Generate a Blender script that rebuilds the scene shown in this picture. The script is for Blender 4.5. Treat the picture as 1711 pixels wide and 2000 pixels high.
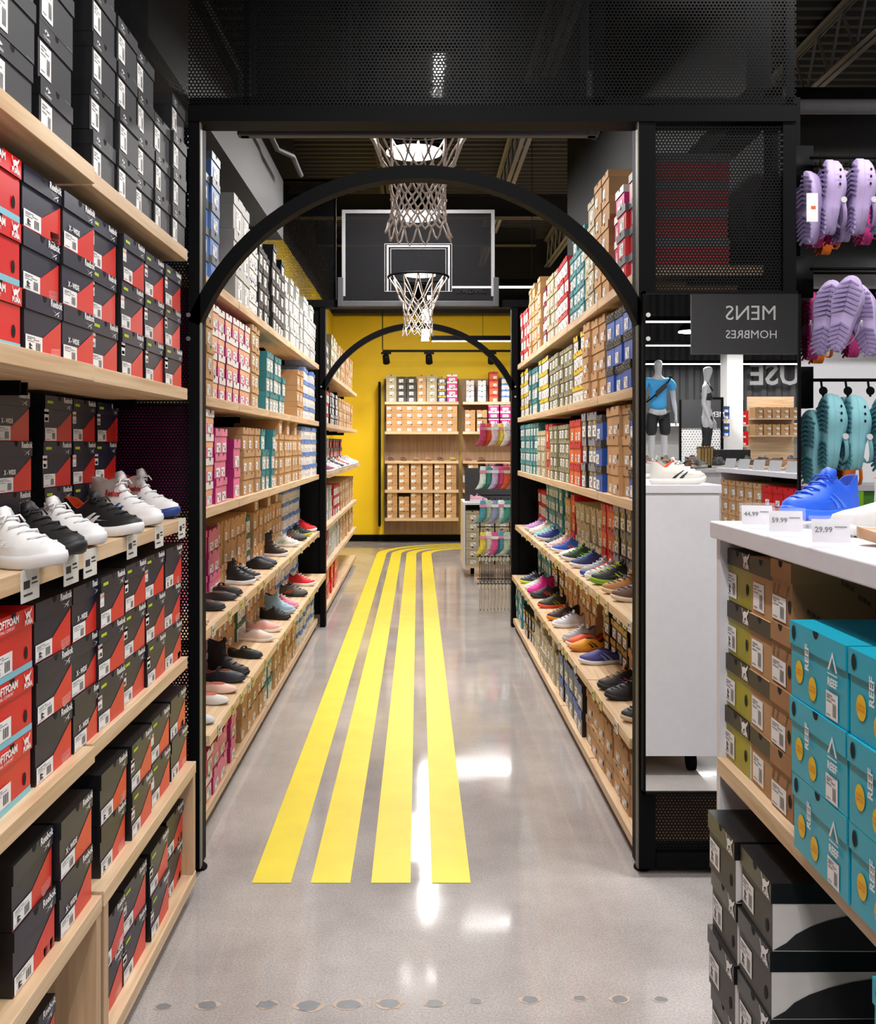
import bpy, bmesh, math, random
from mathutils import Vector, Matrix
PI = math.pi
random.seed(7)
for o in list(bpy.data.objects): bpy.data.objects.remove(o)
SC = bpy.context.scene
COL = SC.collection
# ------------------------------------------------------------------ camera, world, exposure
F = 1900.0; CX = 817.0; CY = 868.0; H = 1.4685      # focal length (px of a 1711x2000 frame), eye height
cd = bpy.data.cameras.new('camera'); cam = bpy.data.objects.new('camera', cd); COL.objects.link(cam)
cd.sensor_fit = 'VERTICAL'; cd.sensor_height = 36.0; cd.lens = 36.0 * F / 2000.0
cd.shift_x = (855.5 - CX) / 2000.0; cd.shift_y = -(1000 - CY) / 2000.0
cd.clip_start = 0.05; cd.clip_end = 100
cam.location = (0, 0, H); cam.rotation_euler = (PI / 2, 0, 0)
SC.camera = cam
W = bpy.data.worlds.new('world'); SC.world = W; W.use_nodes = True
W.node_tree.nodes['Background'].inputs[0].default_value = (0.9, 0.95, 1.0, 1)
W.node_tree.nodes['Background'].inputs[1].default_value = 0.06
vs = SC.view_settings; vs.view_transform = 'Standard'; vs.look = 'None'; vs.gamma = 1; vs.use_curve_mapping = False
vs.exposure = 0.0
LP = 0.92   # overall lamp power

# ------------------------------------------------------------------ materials
def hexc(h):
    h = h.lstrip('#'); r = []
    if len(h) == 3: h = ''.join(q*2 for q in h)
    for i in (0, 2, 4):
        c = int(h[i:i+2], 16) / 255.0
        r.append(c / 12.92 if c <= 0.04045 else ((c + 0.055) / 1.055) ** 2.4)
    return tuple(r)
MATS = {}
def mat(col, rough=0.5, metal=0.0, coat=0.0, var=0.06, rnd=0.0, scale=30, bump=0.0, name=None):
    key = (col, rough, metal, coat, var, rnd, scale, bump)
    if key in MATS: return MATS[key]
    m = bpy.data.materials.new(name or ('paint_' + col.lstrip('#'))); m.use_nodes = True
    nt = m.node_tree; b = nt.nodes['Principled BSDF']
    b.inputs['Roughness'].default_value = rough; b.inputs['Metallic'].default_value = metal
    b.inputs['Coat Weight'].default_value = coat; b.inputs['Coat Roughness'].default_value = 0.15
    c = hexc(col)
    tc = nt.nodes.new('ShaderNodeTexCoord'); no = nt.nodes.new('ShaderNodeTexNoise')
    no.inputs['Scale'].default_value = scale; no.inputs['Detail'].default_value = 3
    nt.links.new(tc.outputs['Object'], no.inputs['Vector'])
    mr = nt.nodes.new('ShaderNodeMapRange'); mr.inputs[1].default_value = 0.3; mr.inputs[2].default_value = 0.7
    mr.inputs[3].default_value = 1 - var; mr.inputs[4].default_value = 1 + var
    nt.links.new(no.outputs['Fac'], mr.inputs[0])
    src = mr.outputs[0]
    if rnd:
        oi = nt.nodes.new('ShaderNodeObjectInfo'); m2 = nt.nodes.new('ShaderNodeMapRange')
        m2.inputs[3].default_value = 1 - rnd; m2.inputs[4].default_value = 1 + rnd
        av = nt.nodes.new('ShaderNodeAttribute'); av.attribute_name = 'tone'
        ad = nt.nodes.new('ShaderNodeMath'); ad.operation = 'ADD'; fr = nt.nodes.new('ShaderNodeMath'); fr.operation = 'FRACT'
        nt.links.new(oi.outputs['Random'], ad.inputs[0]); nt.links.new(av.outputs['Fac'], ad.inputs[1]); nt.links.new(ad.outputs[0], fr.inputs[0])
        nt.links.new(fr.outputs[0], m2.inputs[0])
        mu = nt.nodes.new('ShaderNodeMath'); mu.operation = 'MULTIPLY'
        nt.links.new(src, mu.inputs[0]); nt.links.new(m2.outputs[0], mu.inputs[1]); src = mu.outputs[0]
    vm = nt.nodes.new('ShaderNodeVectorMath'); vm.operation = 'SCALE'; vm.inputs[0].default_value = c
    nt.links.new(src, vm.inputs['Scale']); nt.links.new(vm.outputs[0], b.inputs['Base Color'])
    if bump:
        bp = nt.nodes.new('ShaderNodeBump'); bp.inputs['Strength'].default_value = bump; bp.inputs['Distance'].default_value = 0.002
        nt.links.new(no.outputs['Fac'], bp.inputs['Height']); nt.links.new(bp.outputs[0], b.inputs['Normal'])
    MATS[key] = m
    return m
def emis(col, s, name='lamp_glow'):
    m = bpy.data.materials.new(name); m.use_nodes = True; b = m.node_tree.nodes['Principled BSDF']
    b.inputs['Emission Color'].default_value = (*hexc(col), 1); b.inputs['Emission Strength'].default_value = s
    b.inputs['Base Color'].default_value = (*hexc(col), 1)
    return m
def glass(name, tint, rough=0.02, alpha=0.25):
    m = bpy.data.materials.new(name); m.use_nodes = True; nt = m.node_tree
    b = nt.nodes['Principled BSDF']; b.inputs['Base Color'].default_value = (*tint, 1); b.inputs['Specular IOR Level'].default_value = .25
    b.inputs['Roughness'].default_value = rough; b.inputs['Alpha'].default_value = alpha
    return m
def wood(name, c1, c2, axis=1):
    m = bpy.data.materials.new(name); m.use_nodes = True; nt = m.node_tree; b = nt.nodes['Principled BSDF']
    tc = nt.nodes.new('ShaderNodeTexCoord'); mp = nt.nodes.new('ShaderNodeMapping')
    s = [38, 38, 38]; s[axis] = 1.6; mp.inputs['Scale'].default_value = s
    nt.links.new(tc.outputs['Object'], mp.inputs[0])
    n1 = nt.nodes.new('ShaderNodeTexNoise'); n1.inputs['Scale'].default_value = 1.2; n1.inputs['Detail'].default_value = 6
    n1.inputs['Distortion'].default_value = 0.6
    nt.links.new(mp.outputs[0], n1.inputs['Vector'])
    r = nt.nodes.new('ShaderNodeValToRGB'); r.color_ramp.elements[0].position = 0.33; r.color_ramp.elements[1].position = 0.66
    r.color_ramp.elements[0].color = (*hexc(c1), 1); r.color_ramp.elements[1].color = (*hexc(c2), 1)
    nt.links.new(n1.outputs['Fac'], r.inputs[0]); nt.links.new(r.outputs[0], b.inputs['Base Color'])
    b.inputs['Roughness'].default_value = 0.5
    return m
def perforated(name, ua, va, pitch=0.0125, rr=0.34, col='#060607'):
    """sheet steel punched with a hexagonal pattern of round holes; ua/va = axes of the sheet"""
    m = bpy.data.materials.new(name); m.use_nodes = True; nt = m.node_tree; N = nt.nodes; L = nt.links
    b = N['Principled BSDF']; b.inputs['Base Color'].default_value = (*hexc(col), 1); b.inputs['Roughness'].default_value = 0.45
    tc = N.new('ShaderNodeTexCoord'); sp = N.new('ShaderNodeSeparateXYZ'); L.new(tc.outputs['Object'], sp.inputs[0])
    def M(op, a, bb=None):
        n = N.new('ShaderNodeMath'); n.operation = op
        for i, q in enumerate((a, bb)):
            if q is None: continue
            if isinstance(q, (int, float)): n.inputs[i].default_value = q
            else: L.new(q, n.inputs[i])
        return n.outputs[0]
    u = M('DIVIDE', sp.outputs[ua], pitch); v = M('DIVIDE', sp.outputs[va], pitch * 1.7320508)
    def d(off):
        fu = M('SUBTRACT', M('FRACT', M('ADD', u, 100 + off)), 0.5)
        fv = M('MULTIPLY', M('SUBTRACT', M('FRACT', M('ADD', v, 100 + off)), 0.5), 1.7320508)
        return M('ADD', M('MULTIPLY', fu, fu), M('MULTIPLY', fv, fv))
    b.inputs['Specular IOR Level'].default_value = .12
    hole = M('LESS_THAN', M('MINIMUM', d(0.0), d(0.5)), rr * rr)
    tr = N.new('ShaderNodeBsdfTransparent'); mx = N.new('ShaderNodeMixShader')
    L.new(hole, mx.inputs[0]); L.new(b.outputs[0], mx.inputs[1]); L.new(tr.outputs[0], mx.inputs[2])
    L.new(mx.outputs[0], N['Material Output'].inputs['Surface'])
    return m
def floor_mat():
    m = bpy.data.materials.new('polished_concrete'); m.use_nodes = True; nt = m.node_tree; N = nt.nodes; L = nt.links
    b = N['Principled BSDF']; tc = N.new('ShaderNodeTexCoord')
    n1 = N.new('ShaderNodeTexNoise'); n1.inputs['Scale'].default_value = 1.3; n1.inputs['Detail'].default_value = 8; n1.inputs['Roughness'].default_value = 0.62
    L.new(tc.outputs['Object'], n1.inputs['Vector'])
    r = N.new('ShaderNodeValToRGB'); e = r.color_ramp.elements
    e[0].position = 0.3; e[0].color = (*hexc('#968f8d'), 1); e[1].position = 0.72; e[1].color = (*hexc('#c0bbb8'), 1)
    L.new(n1.outputs['Fac'], r.inputs[0])
    n2 = N.new('ShaderNodeTexNoise'); n2.inputs['Scale'].default_value = 160; n2.inputs['Detail'].default_value = 4
    L.new(tc.outputs['Object'], n2.inputs['Vector'])
    r2 = N.new('ShaderNodeValToRGB'); q = r2.color_ramp.elements
    q[0].position = 0.36; q[0].color = (0.74, 0.74, 0.75, 1); q[1].position = 0.6; q[1].color = (1.08, 1.07, 1.06, 1)
    L.new(n2.outputs['Fac'], r2.inputs[0])
    mx = N.new('ShaderNodeMix'); mx.data_type = 'RGBA'; mx.blend_type = 'MULTIPLY'; mx.inputs[0].default_value = 0.7
    L.new(r.outputs[0], mx.inputs[6]); L.new(r2.outputs[0], mx.inputs[7]); L.new(mx.outputs[2], b.inputs['Base Color'])
    n3 = N.new('ShaderNodeTexNoise'); n3.inputs['Scale'].default_value = 2.5; n3.inputs['Detail'].default_value = 5
    L.new(tc.outputs['Object'], n3.inputs['Vector'])
    mr = N.new('ShaderNodeMapRange'); mr.inputs[1].default_value = 0.3; mr.inputs[2].default_value = 0.7
    mr.inputs[3].default_value = 0.04; mr.inputs[4].default_value = 0.12
    L.new(n3.outputs['Fac'], mr.inputs[0]); L.new(mr.outputs[0], b.inputs['Roughness'])
    bp = N.new('ShaderNodeBump'); bp.inputs['Strength'].default_value = 0.04; bp.inputs['Distance'].default_value = 0.004
    n4 = N.new('ShaderNodeTexNoise'); n4.inputs['Scale'].default_value = 9; n4.inputs['Detail'].default_value = 3
    L.new(tc.outputs['Object'], n4.inputs['Vector']); L.new(n4.outputs['Fac'], bp.inputs['Height']); L.new(bp.outputs[0], b.inputs['Normal'])
    b.inputs['Specular IOR Level'].default_value = 0.6
    return m

BLACK = mat('#040405', 0.6, var=0.1); STEEL = mat('#050507', 0.62, var=0.1)
for q in (BLACK, STEEL): q.node_tree.nodes['Principled BSDF'].inputs['Specular IOR Level'].default_value = .10
DARKW = mat('#262628', 0.85, var=0.05, scale=4); CHAR = mat('#151517', 0.6)
WHITE = mat('#e9e8e6', 0.5, var=0.02); PAPER = mat('#f0efee', 0.55, var=0.02); INK = mat('#26262a', 0.6); GREYINK = mat('#8b8b90', 0.6)
YEL = mat('#f5cf0a', 0.6, var=0.02, scale=3); TAPE = mat('#e4d032', 0.45, var=0.05, scale=6)
WOODY = wood('ash_wood_along_aisle', '#c5a27c', '#dfc4a2', 1); WOODX = wood('ash_wood_crosswise', '#c5a27c', '#dfc4a2', 0)
WOODZ = wood('ash_wood_upright', '#ad8c6c', '#c8a987', 2)
HOLE = mat('#050505', 0.9)

# ------------------------------------------------------------------ mesh builder
class MB:
    def __init__(s): s.v = []; s.f = []; s.m = []
    def poly(s, pts, mi=0):
        n = len(s.v); s.v += [tuple(p) for p in pts]; s.f.append(tuple(range(n, n + len(pts)))); s.m.append(mi)
    def box(s, x0, x1, y0, y1, z0, z1, mi=0):
        n = len(s.v)
        s.v += [(x0,y0,z0),(x1,y0,z0),(x1,y1,z0),(x0,y1,z0),(x0,y0,z1),(x1,y0,z1),(x1,y1,z1),(x0,y1,z1)]
        for q in ((0,3,2,1),(4,5,6,7),(0,1,5,4),(1,2,6,5),(2,3,7,6),(3,0,4,7)):
            s.f.append(tuple(n + i for i in q)); s.m.append(mi)
    def loft(s, rings, mi=0, closed=True, caps=(True, True)):
        n0 = len(s.v); k = len(rings[0])
        for r in rings: s.v += [tuple(p) for p in r]
        for j in range(len(rings) - 1):
            mm = mi[j] if isinstance(mi, (list, tuple)) else mi
            for i in range(k if closed else k - 1):
                a = n0 + j*k + i; b = n0 + j*k + (i+1) % k
                s.f.append((a, b, b + k, a + k)); s.m.append(mm)
        if closed and caps[0]: s.f.append(tuple(n0 + i for i in reversed(range(k)))); s.m.append(mi[0] if isinstance(mi, (list, tuple)) else mi)
        if closed and caps[1]: s.f.append(tuple(n0 + (len(rings)-1)*k + i for i in range(k))); s.m.append(mi[-1] if isinstance(mi, (list, tuple)) else mi)
    def tube(s, path, r, n=8, mi=0, cyc=False):
        P = [Vector(p) for p in path]; rings = []; L = len(P)
        up0 = None
        for i, p in enumerate(P):
            if cyc: t = P[(i+1) % L] - P[i-1]
            else: t = P[min(i+1, L-1)] - P[max(i-1, 0)]
            t.normalize()
            if up0 is None: up0 = Vector((0,0,1)) if abs(t.z) < 0.9 else Vector((1,0,0))
            a = t.cross(up0).normalized(); b = t.cross(a).normalized(); up0 = -b if (-b).dot(up0) > 0 else b
            rr = r[i] if isinstance(r, (list, tuple)) else r
            rings.append([p + a*math.cos(2*PI*q/n)*rr + up0*math.sin(2*PI*q/n)*rr for q in range(n)])
        if cyc: rings.append(rings[0])
        s.loft(rings, mi, caps=(not cyc, not cyc))
    def disc(s, c, r, axis='z', n=20, mi=0, ry=None, rev=False):
        ry = ry or r; pts = []
        for i in range(n):
            a = 2*PI*i/n; u = math.cos(a)*r; v = math.sin(a)*ry
            pts.append((c[0]+u, c[1]+v, c[2]) if axis == 'z' else (c[0]+u, c[1], c[2]+v) if axis == 'y' else (c[0], c[1]+u, c[2]+v))
        s.poly(pts[::-1] if rev else pts, mi)
    def lathe(s, prof, n=24, mi=0, c=(0,0,0)):
        s.loft([[(c[0]+r*math.cos(2*PI*i/n), c[1]+r*math.sin(2*PI*i/n), c[2]+z) for i in range(n)] for r, z in prof], mi)
    def mesh(s, name, mats, smooth=False):
        me = bpy.data.meshes.new(name); me.from_pydata(s.v, [], s.f)
        for m in (mats if isinstance(mats, (list, tuple)) else [mats]): me.materials.append(m)
        for p, mi in zip(me.polygons, s.m): p.material_index = mi; p.use_smooth = smooth
        me.update(); return me
    def build(s, name, mats, parent=None, smooth=False, bevel=0, loc=None, rotz=None):
        o = bpy.data.objects.new(name, s.mesh(name, mats, smooth)); COL.objects.link(o)
        if parent: o.parent = parent
        if loc: o.location = loc
        if rotz is not None: o.rotation_euler = (0, 0, rotz)
        if bevel:
            b = o.modifiers.new('bevel', 'BEVEL'); b.width = bevel; b.segments = 2; b.limit_method = 'ANGLE'
        return o
def link(name, me, parent=None, loc=(0,0,0), rot=(0,0,0)):
    o = bpy.data.objects.new(name, me); COL.objects.link(o); o.location = loc; o.rotation_euler = rot
    if parent: o.parent = parent
    return o
def tag(o, label, cat, group=None):
    o['label'] = label; o['category'] = cat
    if group: o['group'] = group
    return o
def struct(o): o['kind'] = 'structure'; return o
def thing(name, label, cat, loc=(0,0,0), rotz=0, group=None):
    o = bpy.data.objects.new(name, None); COL.objects.link(o); o.location = loc; o.rotation_euler = (0,0,rotz)
    o.empty_display_size = 0.1
    return tag(o, label, cat, group)
TXT = {}
def text_polys(s, size, align='CENTER', bold=0.0):
    """outline of a string as flat polygons in x/y (origin at the baseline)"""
    k = (s, size, align, bold)
    if k in TXT: return TXT[k]
    cu = bpy.data.curves.new('lettering', 'FONT'); cu.body = s; cu.size = size; cu.align_x = align; cu.resolution_u = 2; cu.offset = bold
    o = bpy.data.objects.new('lettering', cu); COL.objects.link(o)
    bpy.context.view_layer.update()
    me = bpy.data.meshes.new_from_object(o.evaluated_get(bpy.context.evaluated_depsgraph_get()))
    r = ([tuple(v.co) for v in me.vertices], [tuple(p.vertices) for p in me.polygons])
    bpy.data.objects.remove(o); bpy.data.curves.remove(cu); bpy.data.meshes.remove(me)
    TXT[k] = r; return r
def put_text(mb, s, size, fn, mi=0, align='CENTER', bold=0.0):
    vs_, fs = text_polys(s, size, align, bold); n = len(mb.v)
    mb.v += [tuple(fn(v[0], v[1])) for v in vs_]
    for f in fs: mb.f.append(tuple(n + i for i in f)); mb.m.append(mi)
def P(x, y, Y): return Vector(((x - CX) / F * Y, Y, H - (y - CY) / F * Y))

ORD = ['', 'first','second','third','fourth','fifth','sixth','seventh','eighth','ninth','tenth','eleventh','twelfth','thirteenth','fourteenth','fifteenth','sixteenth','seventeenth','eighteenth','nineteenth','twentieth']
for i in range(1, 10): ORD.append('twenty-' + ORD[i])
ORD.append('thirtieth')
for i in range(1, 10): ORD.append('thirty-' + ORD[i])
ORD.append('fortieth')
for i in range(1, 10): ORD.append('forty-' + ORD[i])

# ------------------------------------------------------------------ lamps
LED = emis('#ffffff', 9.0, 'led_tube'); LEDR = emis('#ffffff', 7.0, 'lamp_disc')
def area(parent, sx, sy, power, loc, rot=(0,0,0), col=(1, 0.97, 0.94), shape='RECTANGLE', spread=PI):
    l = bpy.data.lights.new('lamp_light', 'AREA'); l.shape = shape; l.size = sx; l.size_y = sy; l.energy = power * LP; l.color = col; l.spread = spread
    o = bpy.data.objects.new('lamp_light', l); COL.objects.link(o); o.parent = parent; o.location = loc; o.rotation_euler = rot
    return o
def linear_lamp(x0, y0, x1, y1, z, label, power, w=0.07, led=0.05):
    cx, cy = (x0+x1)/2, (y0+y1)/2; L = math.hypot(x1-x0, y1-y0); rz = math.atan2(y1-y0, x1-x0)
    t = thing('linear_lamp', label, 'ceiling light', (cx, cy, z), rz, 'long slim ceiling lamps')
    a = MB(); a.box(-L/2, L/2, -w/2, w/2, 0.012, 0.075); a.build('housing', BLACK, t)
    b = MB(); b.box(-L/2+.01, L/2-.01, -led/2, led/2, 0.002, 0.012); b.build('diffuser', LED, t)
    for s in (-1, 1):
        c = MB(); c.tube([(s*L*.3, 0, .075), (s*L*.3, 0, 4.55 - z)], 0.003, 5); c.build('suspension_cable', BLACK, t)
    area(t, L, led, power, (0, 0, -0.005))
    return t
def bay_lamp(x, y, z, label, power, r=0.2):
    t = thing('high_bay_lamp', label, 'ceiling light', (x, y, z), 0, 'round high bay lamps')
    a = MB(); a.lathe([(0.03, 0.24), (0.07, 0.23), (0.10, 0.15), (r+.015, 0.0), (r+.015, -0.01)], 32); a.build('shade', STEEL, t, True)
    b = MB(); b.lathe([(r, -0.006), (r*.98, -0.016), (0.01, -0.02)], 32); b.build('diffuser', LEDR, t)
    c = MB(); c.tube([(0,0,.23), (0,0,4.55 - z)], 0.01, 6); c.build('stem', BLACK, t)
    area(t, 2*r, 2*r, power, (0, 0, -0.03), shape='DISK')
    return t
def track_head(x, y, z, aim, label, power, ang=60):
    t = thing('track_spotlight', label, 'spotlight', (x, y, z), 0, 'black track spotlights')
    d = (Vector(aim) - Vector((x, y, z - .09))).normalized(); q = d.to_track_quat('-Z', 'Y')
    a = MB(); a.box(-.07, .07, -.02, .02, -.03, 0); a.tube([(0,0,-.03), (0,0,-.06)], .012, 8); a.build('adapter', BLACK, t)
    b = MB(); b.lathe([(.02, .07), (.045, .06), (.05, -.05), (.05, -.06), (.04, -.055)], 16); o = b.build('head', BLACK, t, True)
    o.location = (0, 0, -.10); o.rotation_mode = 'QUATERNION'; o.rotation_quaternion = q
    l = bpy.data.lights.new('spot_light', 'SPOT'); l.energy = power * LP; l.spot_size = math.radians(ang); l.spot_blend = .7; l.shadow_soft_size = .05; l.color = (1, .96, .92)
    s = bpy.data.objects.new('spot_light', l); COL.objects.link(s); s.parent = t; s.location = Vector((0, 0, -.10)) + d*.07
    s.rotation_mode = 'QUATERNION'; s.rotation_quaternion = q
    return t
# aisle lamps (an L of slim LED lamps at the far end, as floor reflections show; unseen spotlights added to light the shelves)
for i, (x, y, ax, ay) in enumerate(((.32, 4.3, -.9, 4.5), (-.32, 4.3, .9, 4.5), (.32, 5.7, -.9, 6.2), (-.32, 5.7, .9, 6.2))):
    track_head(x, y, 3.45, (ax, ay, 1.0), ['black spotlight above the near aisle aimed at the left shelves', 'black spotlight above the near aisle aimed at the right shelves', 'second black spotlight above the aisle aimed at the left shelves', 'second black spotlight above the aisle aimed at the right shelves'][i], 95, 125)
    b = MB(); b.box(x - .015, x + .015, y - .3, y + .3, 3.4502, 3.475); b.tube([(x, y, 3.475), (x, y, 4.56)], .006, 6)
    tag(b.build('light_track', BLACK), 'short black light track over the %s, %s side' % (['near part of the aisle', 'near part of the aisle', 'middle of the aisle', 'middle of the aisle'][i], ['right', 'left'][i % 2]), 'light track')  # track made up to carry the added spotlight
linear_lamp(.09, 8.95, .09, 12.85, 2.83, 'bright slim lamp running down the far end of the aisle', 45, w=.12, led=.10)
linear_lamp(.17, 12.9, 3.6, 12.9, 2.83, 'crosswise slim lamp hung closest to the yellow wall', 60, w=.12)
linear_lamp(.30, 8.9, 4.0, 8.9, 2.90, 'crosswise slim lamp seen through the far backboard', 16)
bay_lamp(-.03, 6.9, 3.55, 'nearest round lamp glowing behind the near basketball net', 80)
bay_lamp(-.02, 9.3, 3.65, 'second round lamp, seen through the hanging part of the near net', 45)
bay_lamp(0.03, 12.3, 3.62, 'farthest round lamp, seen through the glass backboard', 65)
# the shop floor on this side of the portal (seen in the mirror)
for i, (x, y) in enumerate(((1.9, .5), (-.2, -1.6), (3.15, -4.6), (4.5, -9.5), (.5, -6), (7, -6))):
    bay_lamp(x, y, 3.35, ['round lamp above the near white table', 'round lamp over the shop floor, nearest behind the viewer', 'larger round lamp at the top left of the mirror', 'smaller round lamp lower in the mirror', 'round lamp deep in the shop beyond the cross aisle', 'round lamp near the far corrugated wall'][i], 34 if i == 0 else 70)
linear_lamp(.1, .2, .1, 2.6, 3.3, 'slim lamp over the near end of the aisle', 58)  # unseen lamp added overhead to light the near shelves
linear_lamp(1.5, -7.2, 9, -7.2, 3.2, 'long slim lamp, uppermost line in the mirror', 110)
linear_lamp(1.5, -10.5, 9, -10.5, 3.2, 'long slim lamp, middle line in the mirror', 110)
linear_lamp(1.5, -12.6, 9, -12.6, 3.05, 'long slim lamp close to the corrugated wall', 110)
linear_lamp(.95, 3.0, 3.4, 3.0, 3.3, 'slim lamp over the clog display', 45)  # added above the frame to light the clogs and the table end
track_head(1.0, 3.12, 3.14, (1.02, 2.27, .5), 'spotlight above the white table end, aimed at its end panel', 150, 70)  # spot added out of view to brighten the end panel in the mirror
linear_lamp(3.9, 7.6, 7.5, 7.6, 3.0, 'slim lamp over the children department', 110)  # lamp added right of the frame to light this department
# ------------------------------------------------------------------ room shell
def sbox(name, x0, x1, y0, y1, z0, z1, m):
    b = MB(); b.box(x0, x1, y0, y1, z0, z1); return struct(b.build(name, m))
YB = 14.76
sbox('floor', -1.6, 12, -14, YB, -.1, 0, floor_mat())
b = MB(); b.box(-1.6, -1.45, -14, 7.9, -.1, 5); struct(b.build('wall_left', DARKW))
b = MB(); b.box(-1.45, -1.29, 7.9, YB + .15, -.1, 3.42); b.box(-1.45, -1.29, 7.9, YB + .15, 3.42, 5, 1); struct(b.build('wall_left_far', [YEL, DARKW]))
b = MB(); b.box(-1.29, 12, YB, YB + .15, -.1, 3.42, 0); b.box(-1.29, 12, YB, YB + .15, 3.42, 5, 1); struct(b.build('wall_back', [YEL, CHAR]))
sbox('wall_right', 12, 12.15, -14, YB, -.1, 5, mat('#c9c9c8', .7))
sbox('baseboard_back', -1.29, 6, YB - .02, YB, 0, .10, BLACK)
sbox('baseboard_left', -1.29, -1.27, 12.2, YB - .02, 0, .10, BLACK)
sbox('wall_kids', 2.25, 7.5, 9.5, 9.62, 0, 2.40, mat('#dcdde2', .6, var=.02))
sbox('trim_1', -1.29, 12, YB - .25, YB, 3.42, 3.62, CHAR)
# corrugated dark wall behind the viewer, seen in the mirror
b = MB(); n = 0
xs = [3.0 + i * .15 for i in range(50)]
ring = []
for i, x in enumerate(xs):
    y = -13.4 if i % 2 else -13.46
    ring += [(x, y), (x + .09, y)]
b.loft([[(x, y, 1.9) for x, y in ring], [(x, y, 4.6) for x, y in ring]], 0, closed=False)
struct(b.build('wall_rear_cladding', mat('#39393b', .6)))
sbox('wall_rear', -1.29, 12, -14.1, -14, 0, 5, mat('#d9d9d8', .7))
sbox('trim_2', 3.0, 10.4, -13.45, -13.25, 1.84, 1.9, WHITE)
sbox('trim_3', 5.64, 5.93, -11.6, -11.2, 0, 4.6, WHITE)
# ceiling: corrugated steel deck
b = MB(); ring = []; y = -14.0
while y < YB + .1:
    ring += [(y, 4.62), (y + .05, 4.62), (y + .075, 4.58), (y + .125, 4.58)]; y += .15
b.loft([[(-1.45, a, z) for a, z in ring], [(12.1, a, z) for a, z in ring]], 0, closed=False)
struct(b.build('ceiling', mat('#2b2b2d', .6)))
JOI = mat('#8a8a8d', .5); 
def joist(name, x, y0, y1, zt, zb, m):
    b = MB()
    for z in (zt, zb):
        b.box(x - .05, x - .01, y0, y1, z - .006, z); b.box(x + .01, x + .05, y0, y1, z - .006, z)
        b.box(x - .016, x - .01, y0, y1, z - .04 if z == zt else z, z if z == zt else z + .04)
        b.box(x + .01, x + .016, y0, y1, z - .04 if z == zt else z, z if z == zt else z + .04)
    n = int((y1 - y0) / .42); s = (y1 - y0) / n
    for i in range(n):
        a = y0 + i * s
        b.tube([(x, a, zb), (x, a + s/2, zt)], .011, 5); b.tube([(x, a + s/2, zt), (x, a + s, zb)], .011, 5)
    return struct(b.build(name, m))
for i, (x, m) in enumerate(((.95, JOI), (1.95, JOI), (3.0, JOI), (4.2, JOI), (-.35, CHAR))):
    joist('trim_%d' % (10 + i), x, .3, YB, 4.56, 4.16, m)
# cross beams and the long wall ducts in the dark space above the aisle
for i, (y, z, h) in enumerate(((5.9, 3.40, .03), (7.2, 3.9, .05), (9.6, 3.7, .05), (12.4, 4.0, .06))):
    b = MB(); b.box(-1.29, 1.5, y - .07, y + .07, z, z + .012); b.box(-1.29, 1.5, y - .006, y + .006, z, z + .22); b.box(-1.29, 1.5, y - .07, y + .07, z + .21, z + .222)
    struct(b.build('trim_%d' % (20 + i), mat('#2a2827', .6)))
b = MB(); b.box(-1.29, -1.0, 3.6, 7.2, 2.98, 3.42); struct(b.build('trim_30', mat('#48484a', .7)))
b = MB(); b.box(1.18, 1.27, 3.5, 7.7, 2.75, 4.5); struct(b.build('trim_31', BLACK))
t = thing('sprinkler_pipe', 'thin grey sprinkler pipe running high along the left dark wall', 'pipe', (-.9, 3.6, 3.35))
b = MB(); b.tube([(0,0,0), (0,2.6,0), (.08,2.75,0), (.08,3.2,0)], .018, 8); b.build('pipe_run', mat('#2c2c2e', .6), t, True)
b = MB(); b.lathe([(.012, .1), (.012, 0), (.025, -.01), (.02, -.03), (.004, -.05)], 10, c=(0, 1.4, 0)); b.build('sprinkler_nozzle', JOI, t, True)
b = MB(); b.tube([(1.5, 6.6, 3.45), (.35, 6.0, 3.62)], .02, 8)
tag(b.build('conduit', mat('#55565a', .5), smooth=True), 'slanting grey conduit above the right shelves, behind the near arch', 'pipe')
b = MB(); b.tube([(1.5, 4.7, 3.1), (8, 4.7, 3.1)], .035, 10)
tag(b.build('ceiling_pipe', JOI, smooth=True), 'horizontal grey pipe crossing the ceiling at the top right', 'pipe')
b = MB(); b.tube([(2.0, 8.2, 3.0), (8, 8.2, 3.0)], .22, 20)
tag(b.build('air_duct', mat('#6d6f72', .4, metal=.4), smooth=True), 'round grey air duct beyond the hanging clogs', 'air duct')
b = MB(); b.tube([(2.0, 6.8, 3.7), (8, 6.8, 3.7)], .25, 20)
tag(b.build('air_duct', mat('#3c3d40', .4, metal=.4), smooth=True), 'dark air duct higher up behind the topmost clogs', 'air duct')

# floor stripes: four tape bands down the aisle, curving right at the far end
S0 = [(-.557, -.427), (-.360, -.228), (-.158, -.026), (.045, .175)]
xc, yc, = .175 + .62, 13.05
for k, (a, c) in enumerate(S0):
    b = MB(); L = []; R = []
    for y in [3.255 + i * (yc - 3.255) / 12 for i in range(13)]: L.append((a, y)); R.append((c, y))
    for i in range(1, 19):
        q = PI - i * PI / 36
        L.append((xc + (xc - a) * math.cos(q), yc + (xc - a) * math.sin(q))); R.append((xc + (xc - c) * math.cos(q), yc + (xc - c) * math.sin(q)))
    L.append((5, L[-1][1])); R.append((5, R[-1][1]))
    b.loft([[(x, y, .0015) for x, y in L], [(x, y, .0015) for x, y in R]], 0, closed=False)
    tag(b.build('floor_stripe', TAPE), ['leftmost yellow floor stripe, outer one at the bend', 'yellow floor stripe, second from the left', 'yellow floor stripe, third from the left', 'rightmost yellow floor stripe, inner one at the bend'][k], 'floor stripe', 'yellow floor stripes')
b = MB()
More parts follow.
